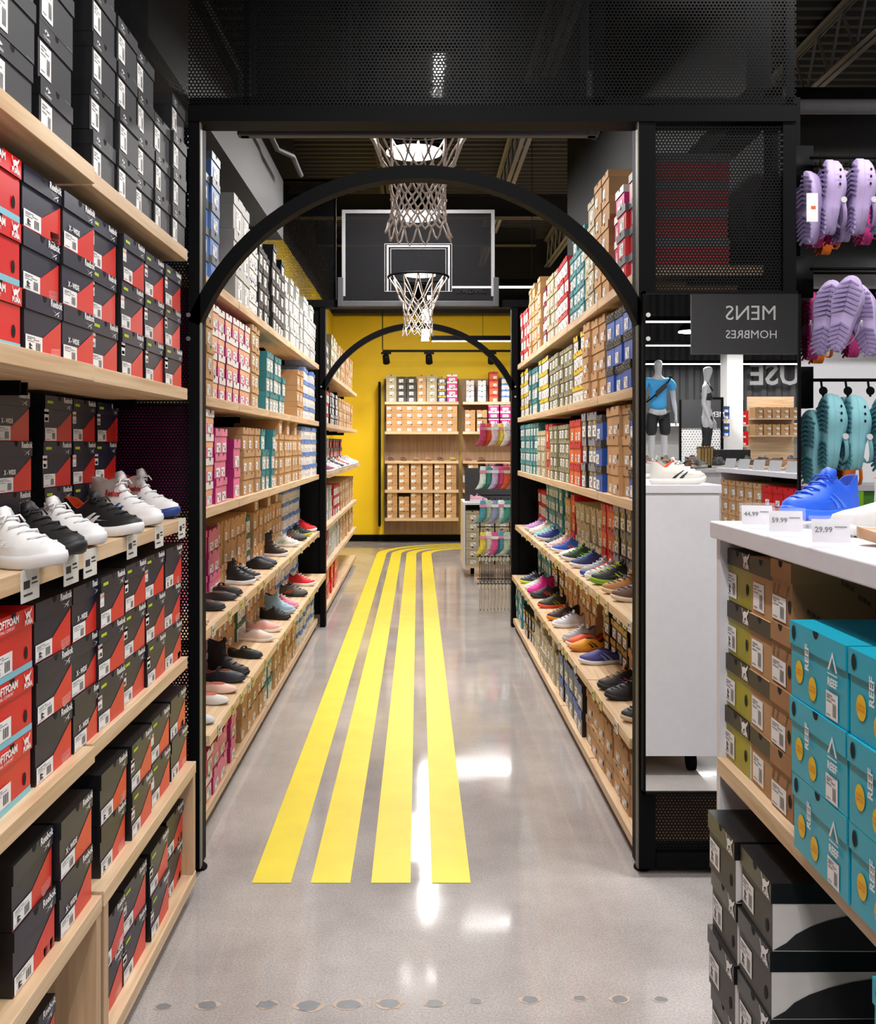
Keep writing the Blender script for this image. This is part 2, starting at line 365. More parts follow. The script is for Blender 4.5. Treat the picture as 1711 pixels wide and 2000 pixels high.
for x, y in ((320,1966),(405,1964),(520,1962),(603,1965),(680,1962),(760,1960),(850,1960),(930,1955),(1035,1953),(1133,1950),(1210,1952),(1290,1952)):
    Y = H * F / (y - CY); X = (x - CX) / F * Y; rr = random.uniform(.015, .032)
    for sc, mi, z in ((1.25, 0, .0008), (1.0, 1, .0012)):
        b.poly([(X + math.cos(i*PI/7) * rr * sc * random.uniform(.8, 1.15), Y + math.sin(i*PI/7) * rr * .7 * sc * random.uniform(.8, 1.15), z) for i in range(14)], mi)
o = b.build('floor_joint', [mat('#b09c8c', .6), mat('#74767a', .45)]); struct(o)

# ------------------------------------------------------------------ portals
PERF_XZ = perforated('punched_sheet_front', 0, 2); PERF_YZ = perforated('punched_sheet_side', 1, 2)
PERF_BIG = perforated('punched_sheet_panel', 0, 2, .0115, .29)
def arc_band(b, R, cz, half, y0, y1, th, n=40, mi=0):
    rings = []
    for i in range(n + 1):
        a = PI/2 - half + 2 * half * i / n; c, s = math.cos(a), math.sin(a)
        rings.append([(R*c, y0, cz + R*s), ((R+th)*c, y0, cz + (R+th)*s), ((R+th)*c, y1, cz + (R+th)*s), (R*c, y1, cz + R*s)])
    b.loft(rings, mi)
def arch(parent, zspring):
    b = MB(); R = .808; half = math.asin(.748 / R); cz = zspring - R * math.cos(half)
    arc_band(b, R, cz, half, .0, .06, .045)
    b.build('arch', STEEL, parent)
    b = MB()
    for s in (-1, 1):
        for dz in (-.05, .03): b.disc((s * .775, -.042, zspring + dz), .008, 'y', 8)
    b.build('bolt', mat('#c8c8c8', .3, metal=1), parent)
Y1 = 3.32
t = thing('near_portal', 'black steel portal with arch framing the near end of the shelf aisle', 'portal', (0, Y1, 0))
b = MB()
b.box(-.785, -.7465, 0, .10, .02, 2.63); b.build('post', STEEL, t)
b = MB(); b.box(-.7465, -.7435, 0, .03, .02, 2.57); b.build('post_edge_strip', mat('#77736a', .5), t)
b = MB(); b.box(.7525, .81, 0, .10, .02, 2.63); b.build('post', STEEL, t)
b = MB(); b.box(1.245, 1.29, 0, .10, .02, 2.63); b.build('post', STEEL, t)
b = MB(); b.box(.7485, .7525, 0, .03, .02, 2.57); b.build('post_edge_strip', mat('#5c584e', .5), t)
b = MB(); b.box(-.785, 1.29, -.005, .10, 2.57, 2.625); b.build('header_beam', STEEL, t)
b = MB()
for x in (-.78, .755, 1.25): b.lathe([(.028, 0), (.03, .008), (.018, .02)], 10, c=(x + .02, .05, 0))
b.build('foot', BLACK, t)
b = MB(); b.poly([(-.785, 0, 2.62), (1.29, 0, 2.62), (1.29, 0, 3.9), (-.785, 0, 3.9)]); b.build('upper_punched_screen', PERF_XZ, t)
b = MB(); b.poly([(-.785, -3.2, 2.60), (-.785, 0, 2.60), (-.785, 0, 3.9), (-.785, -3.2, 3.9)]); b.build('side_punched_screen', PERF_YZ, t)
b = MB()
for x0, x1 in ((-.60, -.58), (.60, .64), (1.262, 1.29)): b.box(x0, x1, .02, .05, 2.62, 3.9)
b.box(-.785, 1.29, .02, .05, 2.63, 2.66); b.box(-.785, -.765, -3.2, -3.17, 2.6, 3.9); b.box(-.785, -.765, -1.6, -1.57, 2.6, 3.9)
b.build('screen_frame', STEEL, t)
b = MB(); b.poly([(.81, .012, .075), (1.245, .012, .075), (1.245, .012, 2.56), (.81, .012, 2.56)]); b.build('end_punched_panel', PERF_BIG, t)
b = MB(); b.poly([(-1.36, .03, .1), (-.785, .03, .1), (-.785, .03, 2.56), (-1.36, .03, 2.56)]); b.build('end_punched_panel', PERF_BIG, t)
b = MB(); b.box(.812, 1.243, .0, .1, .02, .075); b.build('bottom_rail', STEEL, t)
arch(t, 1.875)
Y2 = 7.81
t = thing('far_portal', 'black steel portal with arch at the far end of the aisle, under the glass backboard', 'portal', (0, Y2, 0))
for x0, x1 in ((-.79, -.7465), (.7495, .80), (1.245, 1.29), (-1.28, -1.24)):
    b = MB(); b.box(x0, x1, 0, .10, 0.0, 2.63); b.build('post', STEEL, t)
b = MB(); b.box(-1.28, 1.29, -.005, .12, 2.57, 2.63); b.build('header_beam', STEEL, t)
b = MB(); b.poly([(-1.28, 0, 2.62), (-.66, 0, 2.62), (-.66, 0, 3.6), (-1.28, 0, 3.6)]); b.build('upper_punched_screen', PERF_XZ, t)
b = MB(); b.box(-.68, -.66, 0, .03, 2.62, 3.6); b.box(-1.28, -.66, 0, .03, 3.58, 3.6); b.build('screen_frame', STEEL, t)
for q in ((-1.24, -.79), (.80, 1.245)):
    b = MB(); b.box(q[0], q[1], .02, .03, 0.1, 2.57); b.build('end_panel', BLACK, t)
arch(t, 1.90)

# ------------------------------------------------------------------ basketball hoops
CORD = mat('#b9aea6', .8, var=.15, scale=90)
BORD = mat('#8e8e91', .5, var=.02)
def tapered(path, r): return path
def hoop(label, Y, s, z0, blabel):
    """s=+1: the ring points towards +Y"""
    t = thing('basketball_hoop', label, 'basketball hoop', (0, Y, 0), 0, 'basketball hoops over the aisle')
    g = MB(); g.box(-.61, .61, -.006, .006, z0, z0 + .74); g.build('glass_backboard', glass('smoked_glass', (.02,.02,.022), .05, .55), t)
    g = MB(); e = .028; f = -.009 if s < 0 else .009; y0, y1 = (f - .001, f + .001)
    g.box(-.61, .61, y0, y1, z0 + .74 - e, z0 + .74); g.box(-.61, -.61 + e, y0, y1, z0 + .05, z0 + .74 - e); g.box(.61 - e, .61, y0, y1, z0 + .05, z0 + .74 - e)
    for (w, zb, zt, ee) in ((.27, z0 + .09, z0 + .47, .004), (.253, z0 + .09, z0 + .458, .016), (.222, z0 + .09, z0 + .43, .004)):
        g.box(-w, w, y0, y1, zt - ee, zt); g.box(-w, -w + ee, y0, y1, zb, zt - ee); g.box(w - ee, w, y0, y1, zb, zt - ee)
    g.box(-.27, .27, y0, y1, z0 + .086, z0 + .09)
    g.build('painted_border', BORD, t)
    g = MB(); g.box(-.64, .64, -.02, .02, z0 - .035, z0 + .012)
    for q in (-1, 1): g.box(min(q*.60, q*.645), max(q*.60, q*.645), -.022, .022, z0 - .035, z0 + .20)
    g.build('bottom_padding', mat('#3a3b3e', .6), t, bevel=.006)
    if s < 0:
        g = MB(); put_text(g, 'SPALDING', .052, lambda u, v: (.42 + u, -.012, z0 + .075 + v), 0, bold=.002); g.build('maker_lettering', HOLE, t)
    zr = z0 + .137; yr = s * .38
    g = MB(); g.tube([(.2285 * math.cos(i*PI/18), yr + .2285 * math.sin(i*PI/18), zr) for i in range(36)], .009, 8, cyc=True)
    g.build('rim', BLACK, t, True)
    g = MB(); g.box(-.07, .07, min(s*.012, s*.16), max(s*.012, s*.16), zr - .02, zr + .01); g.box(-.07, .07, min(s*.012, s*.03), max(s*.012, s*.03), zr - .12, zr + .03)
    g.build('rim_bracket', BLACK, t, bevel=.004)
    g = MB(); n = 12
    lev = [(0, .222), (.15, .150), (.205, .120), (.255, .109), (.305, .105), (.35, .107), (.39, .112)]
    def pt(i, k):
        d, r = lev[k]; a = 2*PI*(i + (.5 if k % 2 else 0)) / n
        j = .006 if k > 1 else 0
        return Vector((math.cos(a)*r + random.uniform(-j, j), yr + math.sin(a)*r + random.uniform(-j, j), zr - d + random.uniform(-j, j)))
    G = [[pt(i, k) for i in range(n)] for k in range(len(lev))]
    for k in range(len(lev) - 1):
        for i in range(n):
            a = G[k][i]
            o2 = (i - 1) % n if k % 2 == 0 else (i + 1) % n
            for q in (i, o2):
                c = G[k+1][q]; m_ = (a + c) / 2 + Vector((0, 0, -.006 if k else 0)); out = (m_ - Vector((0, yr, m_.z)))
                m_ = m_ + out * (-.05 if k == 0 else 0)
                g.tube([a, m_, c], .0042, 6)
        if k:
            for i in range(n): g.lathe([(.001,-.008), (.0075,-.004), (.0075,.004), (.001,.008)], 6, c=G[k][i])
    for i in range(n):
        a = G[-1][i]; c = G[-1][(i+1) % n]; m_ = (a + c) / 2; out = (m_ - Vector((0, yr, m_.z))).normalized()
        d = random.uniform(.035, .075); fl = random.uniform(.0, .03)
        g.tube([a, a*.75 + c*.25 + Vector((0,0,-d*.7)) + out*fl*.6, m_ + Vector((0,0,-d)) + out*fl, a*.25 + c*.75 + Vector((0,0,-d*.7)) + out*fl*.6, c], .0042, 6)
    g.build('net', CORD, t, True)
    g = MB(); yb = -s * .03
    for x in (-.17, .17): g.box(x - .03, x + .03, min(yb, yb - s*.03), max(yb, yb - s*.03), z0 - .02 if s < 0 else z0, z0 + 1.0)
    g.box(-.20, .20, min(yb, yb - s*.02), max(yb, yb - s*.02), z0 + .28, z0 + .33)
    g.build('mounting_brace', BLACK, t)
    return t
hoop('black glass backboard with its ring and net hanging just behind the near arch', Y1 + .16, 1, 2.603, '')
hoop('glass backboard with white border and net above the far arch', Y2 - .03, -1, 2.603, '')

# ------------------------------------------------------------------ shelving units
def unit(label, group, side, ya, yb, xf, levels, xb=1.28, base=True, thick=.037, fronts=None, posts=True, m=WOODY, top=2.62):
    """side -1 left / +1 right of the aisle; levels = list of (top z, front x)"""
    t = thing('shelving_unit', label, 'shelf unit', (0, (ya+yb)/2, 0), 0, group); h = (yb - ya)/2; g = .004
    def X(a): return side * a
    def bx(b, xa, xb_, y0, y1, z0, z1, mi=0): b.box(min(X(xa), X(xb_)), max(X(xa), X(xb_)), y0, y1, z0, z1, mi)
    b = MB(); bx(b, xb - .01, xb, -h, h, .06, top); b.build('back_panel', BLACK, t)
    for s in (-1, 1):
        b = MB(); y = s * (h - .02); bx(b, xb - .06, xb - .011, y - .014, y + .014, .06, top); b.build('upright', BLACK, t)
    for z, x in levels:
        b = MB(); bx(b, x, xb - .061, -h + g, h - g, z - thick, z); b.build('shelf_board', m, t, bevel=.0015)
        for s in (-1, 1):
            b = MB(); y = s * (h - .03); bx(b, x + .16, xb - .061, y - .004, y + .004, z - thick - .03, z - thick)
            b.build('shelf_bracket', BLACK, t)
    if base:
        x = levels[-1][1]
        for sx in (x + .06, xb - .08):
            for s in (-1, 1):
                b = MB(); y = s * (h - .1)
                b.loft([[(X(sx) + q, y + .028*math.cos(i*PI/8), .03 + .028*math.sin(i*PI/8)) for i in range(16)] for q in (-.012, .012)])
                b.build('caster', BLACK, t)
    return t
LEV = [2.10, 1.65, 1.23, .78, .44, .085]
def levs(zs, xs): return list(zip(zs, xs))
bay1 = ['nearest wood shelf unit on the left, cut by the picture edge', 'left wood shelf unit beside the near portal, holding red and navy boxes']
for i, (ya, yb, dx) in enumerate(((1.19, 2.225, -.012), (2.235, 3.165, 0))):
    t = unit(bay1[i], 'left shelf units before the near arch', -1, ya, yb, .75, levs(LEV, [.75+dx, .75+dx, .755+dx, .75+dx, .722, .722]), xb=1.40)
    h = (yb - ya)/2
    for s in (-1, 1):
        b = MB(); y = s * (h - .022); b.box(-1.21, -.724, y - .016, y + .016, .086, .402); b.build('base_side', WOODZ, t)
for i in range(5):
    ya = 3.43 + i * .864
    unit('left aisle wood shelf unit, %s one beyond the near arch' % ORD[i+1], 'left shelf units between the arches', -1, ya, ya + .86, .79, levs(LEV, [.79,.79,.79,.785,.735,.80]))
RLEV = [2.10, 1.68, 1.26, .83, .43, .085]
for i in range(5):
    ya = 3.43 + i * .864
    unit('right aisle wood shelf unit, %s one beyond the near arch' % ORD[i+1], 'right shelf units between the arches', 1, ya, ya + .86, .79, levs(RLEV, [.79,.79,.79,.77,.745,.755]))
for i in range(4):
    ya = 7.96 + i * 1.06
    unit('wood shelf unit past the far arch on the left, %s one' % ORD[i+1], 'left shelf units beyond the far arch', -1, ya, ya + 1.05, .77, levs(LEV[:4] + [.44, .085], [.77,.77,.73,.77,.77,.78]), base=(i < 2), xb=1.24)

# ------------------------------------------------------------------ mirror
t = thing('standing_mirror', 'tall black framed mirror on the end of the right shelves, showing the shop behind', 'mirror', (0, Y1 - .035, 0))
mm = bpy.data.materials.new('mirror_glass'); mm.use_nodes = True; q = mm.node_tree.nodes['Principled BSDF']; q.inputs['Metallic'].default_value = 1; q.inputs['Roughness'].default_value = 0; q.inputs['Base Color'].default_value = (.93,.94,.94,1)
x0, x1, z0, z1 = .757, 1.289, .289, 1.985
b = MB(); b.box(x0 + .008, x1 - .008, -.004, .01, z0 + .008, z1 - .008); b.build('mirror_pane', mm, t)
b = MB()
for a in ((x0, x0+.009, z0, z1), (x1-.009, x1, z0, z1), (x0, x1, z0, z0+.009), (x0, x1, z1-.009, z1)): b.box(a[0], a[1], -.010, .022, a[2], a[3])
b.build('mirror_frame', BLACK, t)
# ------------------------------------------------------------------ shoe boxes
def bm_(c, r=.42, rnd=.10, coat=.0, var=.04): return mat(c, r, rnd=rnd, coat=coat, var=var, scale=12)
KR = bm_('#bb9164', .75, .12); KR2 = bm_('#a97c52', .75, .12)
NAVY = bm_('#141a33', .40, .12); RRED = bm_('#d8271f', .34, .05); CHR = bm_('#4b4c4f', .6, .10); PRED = bm_('#d8161c', .3, .04)
LBLUE = bm_('#7fc4d6', .4, .03); CREAM = bm_('#b6ab8d', .7, .10); OLIVE = bm_('#8f8a6c', .7, .10); LGREY = bm_('#b9b9b6', .6, .06)
PW = bm_('#e9e4e2', .5, .04); MAG = bm_('#a5126e', .45, .08); PINK = bm_('#e27a9d', .5, .12); PEACH = bm_('#eeb08c', .5, .12)
TEAL = bm_('#2c7f88', .5, .10); RBLUE = bm_('#1f56b5', .4, .06); SKY = bm_('#6a8fd0', .5, .08); CYAN = bm_('#10a9c6', .4, .03)
DGREY = bm_('#36332f', .5, .08); MAROON = bm_('#7b1f33', .5, .1); ORNG = bm_('#e0662a', .5, .1); LRED = bm_('#c4202c', .45, .08); LIDG = bm_('#6b7277', .5, .08)
YELW = bm_('#e3bd1b', .5, .05); NEON = mat('#b6d40c', .5, var=.02); BLK = bm_('#17171a', .35, .1); GOLD = bm_('#9c9614', .38, .06, var=.15)
STK = mat('#f2c014', .5, var=.02); STKR = mat('#d8641a', .5, var=.02); GREEN = bm_('#2f6b52', .6, .1); VIO = bm_('#7c5fa8', .6, .1)
TAN = bm_('#c39a6b', .75, .12)
CAT = [(-.05,-.02),(.0,.0),(.03,-.03),(.045,-.025),(.03,.01),(.06,.03),(.075,.055),(.06,.05),(.045,.04),(.02,.03),(-.02,.035),(-.06,.02),(-.085,.05),(-.09,.045),(-.065,.01)]
def D(w, h, d, body, lid, **k): k.update(w=w, h=h, d=d, body=body, lid=lid); return k
DES = {
 'navy':  D(.196, .122, .32, NAVY, NAVY, desc='navy and red', side=BLK, art='runner', lab=(.02,.02,.46,.42)),
 'navyx': D(.196, .122, .32, NAVY, NAVY, desc='navy red wide-fit', side=BLK, art='runnerx', lab=(.02,.02,.44,.42)),
 'navyg': D(.196, .122, .32, NAVY, NAVY, desc='green-tabbed navy red', side=BLK, art='runnerg', lab=(.02,.02,.42,.42)),
 'soft':  D(.196, .122, .32, PRED, PRED, desc='bright red', art='soft', strip=LBLUE, lab=(.05,.16,.5,.62), hole=(.84,.4)),
 'star':  D(.168, .115, .30, CHR, CHR, desc='charcoal grey', art='star', side=BLK, lab=(.04,.12,.36,.92)),
 'starn': D(.192, .118, .30, CHR, CHR, desc='charcoal grey', art='star', side=BLK, lab=(.04,.12,.36,.92)),
 'puma':  D(.168, .119, .30, GOLD, DGREY, desc='black-lidded yellow-green', art='cat', side=PW, top=BLK, lab=(.04,.12,.42,.78), hole=(.84,.5)),
 'pumab': D(.178, .128, .34, DGREY, BLK, desc='black', art='cat', side=PW, top=BLK, swoosh=True, lab=(.04,.2,.42,.8), hole=(.84,.4)),
 'darkl': D(.130, .119, .30, KR, DGREY, desc='dark-lidded kraft', side=KR, lab=(.1,.1,.6,.8)),
 'birk':  D(.106, .122, .34, KR2, KR2, desc='patterned kraft', art='birk', lab=(.02,.05,.72,.6), hole=(.88,.45)),
 'reef':  D(.225, .134, .34, CYAN, CYAN, desc='turquoise blue', art='reef', lab=(.66,.04,.86,.5), hole=(.09,.86)),
 'kraft': D(.150, .105, .30, KR, KR, desc='kraft brown', lab=(.08,.10,.45,.6)),
 'krafts':D(.128, .098, .26, TAN, TAN, desc='small light kraft', lab=(.2,.10,.6,.7)),
 'kraftt':D(.150, .120, .32, KR, KR, desc='tall kraft brown', lab=(.3,.10,.75,.5), hole=(.9,.45)),
 'cream': D(.150, .098, .28, CREAM, CREAM, desc='cream grey', lab=(.35,.10,.75,.7)),
 'olive': D(.140, .078, .28, OLIVE, OLIVE, desc='low olive grey', lab=(.3,.1,.7,.9)),
 'pinkg': D(.128, .092, .26, PINK, PW, desc='pink white-lidded', side=MAG, art='fade', lab=(.2,.06,.8,.6)),
 'pinkp': D(.122, .100, .26, PINK, PINK, desc='rose pink', side=MAG, lab=(.2,.06,.8,.6)),
 'mag':   D(.150, .130, .30, PINK, PINK, desc='magenta-sided pink', side=MAG, lab=(.2,.06,.8,.6)),
 'hot':   D(.128, .102, .27, bm_('#d6246c', .45, .08), PW, desc='hot pink', side=bm_('#c01458', .45, .05), lab=(.2,.08,.85,.8)),
 'blueg': D(.150, .100, .28, SKY, LIDG, desc='blue grey-lidded', lab=(.25,.08,.75,.7)),
 'sky':   D(.110, .090, .26, PW, SKY, desc='blue-lidded white', lab=(.2,.1,.8,.6)),
 'rblue': D(.150, .112, .30, RBLUE, DGREY, desc='royal blue dark-lidded', art='scrawl', lab=(.15,.1,.6,.65)),
 'lgrey': D(.135, .100, .34, LGREY, LGREY, desc='pale grey', lab=(.3,.05,.8,.9)),
 'lgbig': D(.20, .155, .42, LGREY, LGREY, desc='large pale grey', art='peaks', lab=(.3,.05,.8,.9)),
 'white': D(.115, .078, .28, PW, PW, desc='white blue-marked', lab=(.3,.05,.8,.6), strip=SKY),
 'coal':  D(.140, .092, .30, bm_('#4a443e', .6, .1), bm_('#3f3a36', .6, .1), desc='dark taupe', side=BLK, lab=(.25,.1,.7,.85)),
 'teal':  D(.105, .105, .28, bm_('#b7bcb8', .5, .2), TEAL, desc='teal-lidded', side=TEAL, lab=(.2,.05,.8,.7)),
 'green': D(.115, .095, .26, PW, GREEN, desc='green-lidded white', side=GREEN, lab=(.2,.1,.8,.8)),
 'red':   D(.150, .100, .30, LRED, LIDG, desc='red grey-lidded', lab=(.3,.08,.8,.8)),
 'redw':  D(.125, .095, .28, PW, LRED, desc='red-lidded white', side=LRED, lab=(.2,.1,.8,.8)),
 'maroon':D(.120, .090, .28, PW, MAROON, desc='maroon-lidded white', side=MAROON, lab=(.2,.1,.8,.8)),
 'yell':  D(.120, .085, .28, PW, YELW, desc='yellow-lidded', side=DGREY, lab=(.2,.1,.8,.8)),
 'yelg':  D(.120, .118, .28, bm_('#77777c', .5, .1), bm_('#8a8a90', .5, .1), desc='grey yellow-marked', art='tri', side=BLK, lab=(.15,.08,.85,.7)),
 'orng':  D(.125, .110, .28, ORNG, LRED, desc='orange and red', side=LRED, lab=(.45,.1,.85,.6)),
 'multi': D(.120, .092, .28, bm_('#3a4560', .5, .25, var=.3), bm_('#b7922c', .5, .2, var=.3), desc='multicolour patterned', side=BLK, lab=(.2,.1,.8,.8), rnd=1),
 'tealp': D(.115, .088, .26, bm_('#6fa5a8', .5, .2, var=.2), bm_('#4d8f97', .5, .2), desc='pale teal patterned', side=TEAL, lab=(.2,.1,.8,.8)),
 'ring':  D(.150, .120, .30, bm_('#7b7f77', .5, .2, var=.25), RBLUE, desc='black yellow-ringed', art='ring', side=BLK, top=BLK, lab=(.3,.1,.8,.7)),
 'redb':  D(.17, .13, .32, PRED, PRED, desc='plain red', lab=(.3,.1,.7,.5)),
 'pinkw': D(.15, .10, .3, bm_('#df1f86', .45, .05), PW, desc='magenta and white', lab=(.2,.1,.8,.7)),
 'navyw': D(.12, .10, .3, bm_('#23304f', .5, .15), LGREY, desc='dark blue grey-lidded', lab=(.2,.1,.8,.8), side=BLK),
}
BM = {}
def face_fn(w, z0, hh, y): return lambda u, v: (-w/2 + u * w, y, z0 + v * hh)
def box_meshes(key, detail):
    if (key, detail) in BM: return BM[(key, detail)]
    s = DES[key]; w, h, d = s['w'], s['h'], s['d']; lh = h * .30; bh = h - .002
    side = s.get('side', s['body']); topm = s.get('top', s.get('side', s['lid']))
    mats = [s['body'], s['lid'], side, topm, PAPER, INK, s.get('strip', LBLUE), RRED, HOLE, GREYINK, NEON, YELW, STK, STKR, PEACH, PW, ORNG]
    def shell(b):
        b.poly([(-w/2,0,0),(w/2,0,0),(w/2,0,bh),(-w/2,0,bh)], 0); b.poly([(w/2,0,0),(w/2,d,0),(w/2,d,bh),(w/2,0,bh)], 2)
        b.poly([(-w/2,d,0),(-w/2,0,0),(-w/2,0,bh),(-w/2,d,bh)], 2); b.poly([(w/2,d,0),(-w/2,d,0),(-w/2,d,bh),(w/2,d,bh)], 2)
        b.poly([(-w/2,d,0),(w/2,d,0),(w/2,0,0),(-w/2,0,0)], 2)
    def lidm(b):
        e = .002; t = .0015; y0, y1 = -e - t, d + e; x0, x1 = -w/2 - e*.4, w/2 + e*.4; za, zb = h - lh, h
        b.poly([(x0,y0,za),(x1,y0,za),(x1,y0,zb),(x0,y0,zb)], 1); b.poly([(x1,y0,za),(x1,y1,za),(x1,y1,zb),(x1,y0,zb)], 3)
        b.poly([(x0,y1,za),(x0,y0,za),(x0,y0,zb),(x0,y1,zb)], 3); b.poly([(x1,y1,za),(x0,y1,za),(x0,y1,zb),(x1,y1,zb)], 3)
        b.poly([(x0,y0,zb),(x1,y0,zb),(x1,y1,zb),(x0,y1,zb)], 3); b.poly([(x0,y1,za),(x1,y1,za),(x1,y0,za),(x0,y0,za)], 8)
        nn = [(math.cos(a)*.011, y0-.0004, zb - math.sin(a)*.013) for a in [PI*i/8 for i in range(9)]]
        b.poly(nn, 8)
    bf = face_fn(w, 0, h - lh, -.0008); lf = face_fn(w, h - lh, lh, -.0043)
    def R(b, fn, u0, v0, u1, v1, mi): b.poly([fn(u0,v0), fn(u1,v0), fn(u1,v1), fn(u0,v1)], mi)
    def art(b):
        a = s.get('art')
        if a in ('runner', 'runnerx', 'runnerg'):
            b.poly([bf(.40,0), bf(1,0), bf(1,.95), bf(.48,.42), bf(.40,.40)], 7); R(b, bf, 0, 0, .42, .03, 7)
        if s.get('strip'): R(b, face_fn(w,0,h-lh,-.0007), 0, 0, 1, .15, 6)
        if a == 'fade': R(b, bf, 0, .62, 1, .99, 14)
        if a == 'tri': b.poly([bf(.3,1),bf(.7,1),bf(.5,.68)], 11)
        if a == 'ring':
            for i in range(14):
                q0, q1 = 2*PI*i/14, 2*PI*(i+1)/14
                b.poly([(math.cos(q)*rx, .07 + math.sin(q)*ry, h + .0008) for q, rx, ry in ((q0,.055,.032),(q1,.055,.032),(q1,.036,.016),(q0,.036,.016))], 11)
        if s.get('swoosh'):
            pts = [(w/2+.0012, .05 + .26*i/10, (h-lh)*(.02 + .96*math.sin(i*PI/20))) for i in range(11)]
            b.poly([(w/2+.0010,.0,.002)] + [(w/2+.0012, .02+.3*(1-math.cos(i*PI/16)), (h-lh)*.95*math.sin(i*PI/16)) for i in range(9)][1:] + [(w/2+.0012,.32,.002)], 5)
            b.poly([(w/2+.0025-.14*(1-math.cos(i*PI/16)), .16+.16*(1-math.sin(i*PI/16)) - .14*0, h+.0008) for i in range(9)] + [(w/2-.11,.30,h+.0008),(w/2,.30,h+.0008)], 15)
    def logo(b):
        a = s.get('art')
        if a in ('runner', 'runnerx', 'runnerg'):
            put_text(b, 'Reebok', .021, lambda u, v: (w*.32 + u, -.0045, h - lh*.42 + v), 4, bold=.0006)
            for (p0, p1, tw) in (((.20,.10),(.44,.46),.0), ((.20,.46),(.44,.10),.0)):
                pass
            b.poly([lf(.70,.42),lf(.80,.30),lf(.93,.06),lf(.84,.22)], 4); b.poly([lf(.93,.44),lf(.86,.34),lf(.74,.06),lf(.80,.16),lf(.86,.26)], 4); b.poly([lf(.86,.20),lf(.90,.24),lf(.87,.04)], 4)
        if a == 'runnerx': put_text(b, 'X - WIDE', .016, lambda u, v: (-w*.16 + u, -.0015, (h-lh)*.50 + v), 4, bold=.0006)
        if a == 'runner':
            b.poly([bf(.72,.06),bf(.97,.10),bf(.97,.26),bf(.72,.22)], 4); b.poly([bf(.74,.11),bf(.95,.145),bf(.95,.225),bf(.74,.19)], 7)
            b.poly([bf(.74,.0),bf(.78,-.02),bf(.95,.03),bf(.95,.09),bf(.74,.055)], 4)
        if a == 'runnerg': R(b, lf, .06, .42, .26, .62, 10); R(b, bf, .0, .60, .15, 1.0, 4); R(b, bf, .0, .84, .15, .92, 16); R(b, bf, .02, .64, .13, .74, 9)
        if a == 'soft':
            put_text(b, 'SOFTFOAM', .020, lambda u, v: (-w*.40 + u, -.0045, h - lh*.55 + v), 4, 'LEFT', .0008)
            put_text(b, 'OPTIMAL COMFORT', .009, lambda u, v: (-w*.40 + u, -.0045, h - lh*.82 + v), 4, 'LEFT')
        if a in ('soft', 'cat'):
            S_ = .17 if a == 'cat' else .13
            b.poly([(w*.36 + u*S_/ .6*1.0, -.0047, h - lh*.45 + v*S_/.6*1.3) for u, v in CAT], 4)
            put_text(b, 'PUMA', .014, lambda u, v: (w*.36 + u, -.0047, h - lh*.88 + v), 4, bold=.0006)
        if a == 'star':
            b.poly([lf(.16,.75),lf(.28,.55),lf(.18,.36),lf(.22,.55)], 4); b.poly([lf(.13,.62),lf(.18,.66),lf(.16,.46)], 4)
            put_text(b, 'CONVERSE', .0075, lambda u, v: (-w*.30 + u, -.0045, h - lh*.84 + v), 4)
            R(b, bf, .80, .03, .96, .05, 9)
        if a == 'birk':
            for q in range(7):
                u, v = .15 + .22*(q % 4), .25 + .28*(q // 3)
                put_text(b, 'BIRK', .011, lambda x, y, u=u, v=v: (-w/2 + u*w + x*.4 - y, -.0012, v*h + x*.9 + y*.3), 5)
            for q in range(10):
                u, v = .04 + .032*q, .02 + .028*(q*3 % 4)
                put_text(b, 'BIRK', .016, lambda x, y, u=u, v=v: (w/2 + .0012, u + x*.8, v + y*.9 - x*.5), 5)
        if a == 'reef':
            for u, v in ((.17,.22),(.42,.10)):
                b.poly([(-w/2 + u*w + .016*math.cos(i*PI/9), -.0015, v*h + .02 + .020*math.sin(i*PI/9)) for i in range(18)], 12)
                for q in (-.004, .003): put_text(b, 'COUPON' if q > 0 else 'SUPPORT', .0065, lambda x, y, u=u, v=v, q=q: (-w/2 + u*w + x, -.0021, v*h + .02 + q - .002 + y), 13)
            X0, Z0 = w*.30, h*.62
            b.poly([(X0-.018,-.0046,Z0),(X0-.012,-.0046,Z0),(X0,-.0046,Z0+.022),(X0+.012,-.0046,Z0),(X0+.018,-.0046,Z0),(X0,-.0046,Z0+.031)], 4)
            R(b, face_fn(w,0,h,-.0046), .72, .57, .88, .585, 4)
            put_text(b, 'REEF', .018, lambda x, y: (X0 + x, -.0046, Z0 - .025 + y), 4, bold=.0006)
            put_text(b, 'REEF', .022, lambda x, y: (-w*.12 - y, -.0046, h*.62 + x), 4, bold=.0006)
        if a == 'scrawl':
            for q in (-.28, .05, .34): b.tube([(q*w + .014*math.cos(i*.7), -.0050, h - lh*.5 + .010*math.sin(i*.7)*(1-.05*i)) for i in range(11)], .0011, 4, 9)
        if a == 'peaks':
            for i in range(3): b.poly([(-w/2 - .001, .20 + .018*i, h*.62), (-w/2 - .001, .215 + .018*i, h*.62), (-w/2 - .001, .203 + .018*i, h*.62 + .012*(3-i)), (-w/2-.001, .19 + .018*i, h*.62 + .009*(3-i))], 4)
            put_text(b, 'adidas', .028, lambda x, y: (-w/2 - .001, .22 - x, h*.48 + y), 4, bold=.0008)
        if s.get('hole'):
            u, v = s['hole']; fn = face_fn(w, 0, h - lh, -.0012)
            b.poly([(-w/2 + u*w + .008*math.cos(i*PI/6), -.0012 if v < .8 else -.0046, (v*(h-lh) if v < .8 else h*v) + .013*math.sin(i*PI/6)) for i in range(12)], 8)
